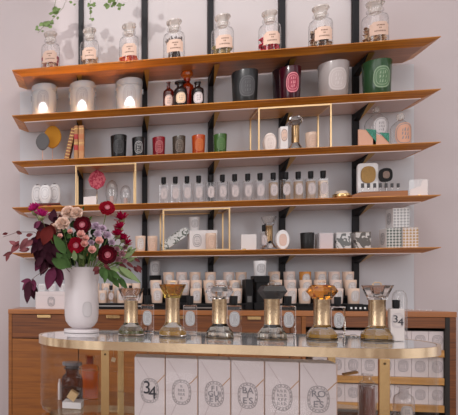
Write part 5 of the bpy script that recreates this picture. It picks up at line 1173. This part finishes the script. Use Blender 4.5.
# ================================================================== lights
def area(name, loc, size, sizey, e, col, tgt):
    l = bpy.data.lights.new(name, 'AREA'); l.shape = 'RECTANGLE'; l.size = size; l.size_y = sizey; l.energy = e; l.color = col
    o = bpy.data.objects.new(name, l); COL.objects.link(o); o.location = loc
    o.rotation_euler = (Vector(tgt) - Vector(loc)).to_track_quat('-Z', 'Y').to_euler(); return o
area('overhead_fill_light', (0.4, 1.3, 3.6), 3.0, 1.4, 22, (1, .95, .93), (0.6, 3.0, 1.2))  # added overhead fill for even light, not a ceiling fitting
area('left_fill_light', (-2.6, -0.6, 2.2), 1.8, 2.2, 44, (.97, .97, 1.0), (0.4, 3.3, 1.4))  # added frontal fill to brighten the lower shelves, not a window
area('right_fill_light', (3.2, -0.8, 2.0), 1.2, 2.0, 18, (1, .96, .94), (0.8, 3.3, 1.4))  # added soft fill from the right, no window stands here
def spot(name, loc, tgt, e, ang, blend=.3, size=.01, col=(1, .96, .92)):
    l = bpy.data.lights.new(name, 'SPOT'); l.energy = e; l.spot_size = ang; l.spot_blend = blend; l.shadow_soft_size = size; l.color = col
    o = bpy.data.objects.new(name, l); COL.objects.link(o); o.location = loc; o.rotation_euler = (Vector(tgt) - Vector(loc)).to_track_quat('-Z', 'Y').to_euler(); return o
# downlights in the top shelf over the white canisters
for x0, x1 in ((31.5, 57), (69.5, 95.5), (115.7, 142.5)):
    Y = 3.50; X, w, h = place(x0, x1, 85, SH[1], Y); R = w / 2
    yl = Y - R * .97 - .056
    spot('shelf_downlight', (X, yl, SH[0] - TH - .006), (X, yl, 0), 26, math.radians(41), .04, .002, (.94, .97, 1))
# sunlight through the hanging foliage on to the upper wall
spot('sun_through_window', (-0.9, 0.6, 5.5), (0.45, 3.65, 2.85), 300, math.radians(23), .2, .008, (1, .96, .93))
W = bpy.data.worlds.new('shop_light'); bpy.context.scene.world = W; W.use_nodes = True; nt = W.node_tree
bg = nt.nodes['Background']; bg.inputs['Strength'].default_value = .92
tc = nt.nodes.new('ShaderNodeTexCoord'); sp = nt.nodes.new('ShaderNodeSeparateXYZ'); rp = nt.nodes.new('ShaderNodeValToRGB'); mr = nt.nodes.new('ShaderNodeMapRange')
mr.inputs['From Min'].default_value = -1; mr.inputs['From Max'].default_value = 1
rp.color_ramp.elements[0].position = .34; rp.color_ramp.elements[0].color = (.36, .29, .27, 1); rp.color_ramp.elements[1].position = .62; rp.color_ramp.elements[1].color = (1, .97, .97, 1)
nt.links.new(tc.outputs['Generated'], sp.inputs[0]); nt.links.new(sp.outputs['Z'], mr.inputs['Value']); nt.links.new(mr.outputs[0], rp.inputs['Fac'])
# noise added to the world light to vary reflections in brass and glass
mp = nt.nodes.new('ShaderNodeMapping'); mp.inputs['Scale'].default_value = (4.5, 4.5, 1.6); ns = nt.nodes.new('ShaderNodeTexNoise'); ns.inputs['Scale'].default_value = 1.3; ns.inputs['Detail'].default_value = 2
r2 = nt.nodes.new('ShaderNodeValToRGB'); r2.color_ramp.elements[0].position = .40; r2.color_ramp.elements[0].color = (.30, .20, .14, 1); r2.color_ramp.elements[1].position = .60; r2.color_ramp.elements[1].color = (1.45, 1.45, 1.5, 1)
mx = nt.nodes.new('ShaderNodeMix'); mx.data_type = 'RGBA'; mx.blend_type = 'MULTIPLY'; mx.inputs[0].default_value = 1
nt.links.new(tc.outputs['Generated'], mp.inputs[0]); nt.links.new(mp.outputs[0], ns.inputs['Vector']); nt.links.new(ns.outputs['Fac'], r2.inputs['Fac'])
nt.links.new(rp.outputs['Color'], mx.inputs[6]); nt.links.new(r2.outputs['Color'], mx.inputs[7]); nt.links.new(mx.outputs[2], bg.inputs['Color'])

# ================================================================== camera
cam = bpy.data.cameras.new('camera'); co = bpy.data.objects.new('camera', cam); COL.objects.link(co)
cam.sensor_fit = 'HORIZONTAL'; cam.sensor_width = 36; cam.lens = 36 * F / 458; cam.shift_x = .5; cam.shift_y = (HY - 207.5) / 458
cam.clip_start = .05; co.location = (0, 0, H); co.rotation_euler = (PI / 2, 0, A)
sc = bpy.context.scene; sc.camera = co
sc.view_settings.view_transform = 'Standard'; sc.view_settings.look = 'None'; sc.view_settings.gamma = 1; sc.view_settings.exposure = 0.1
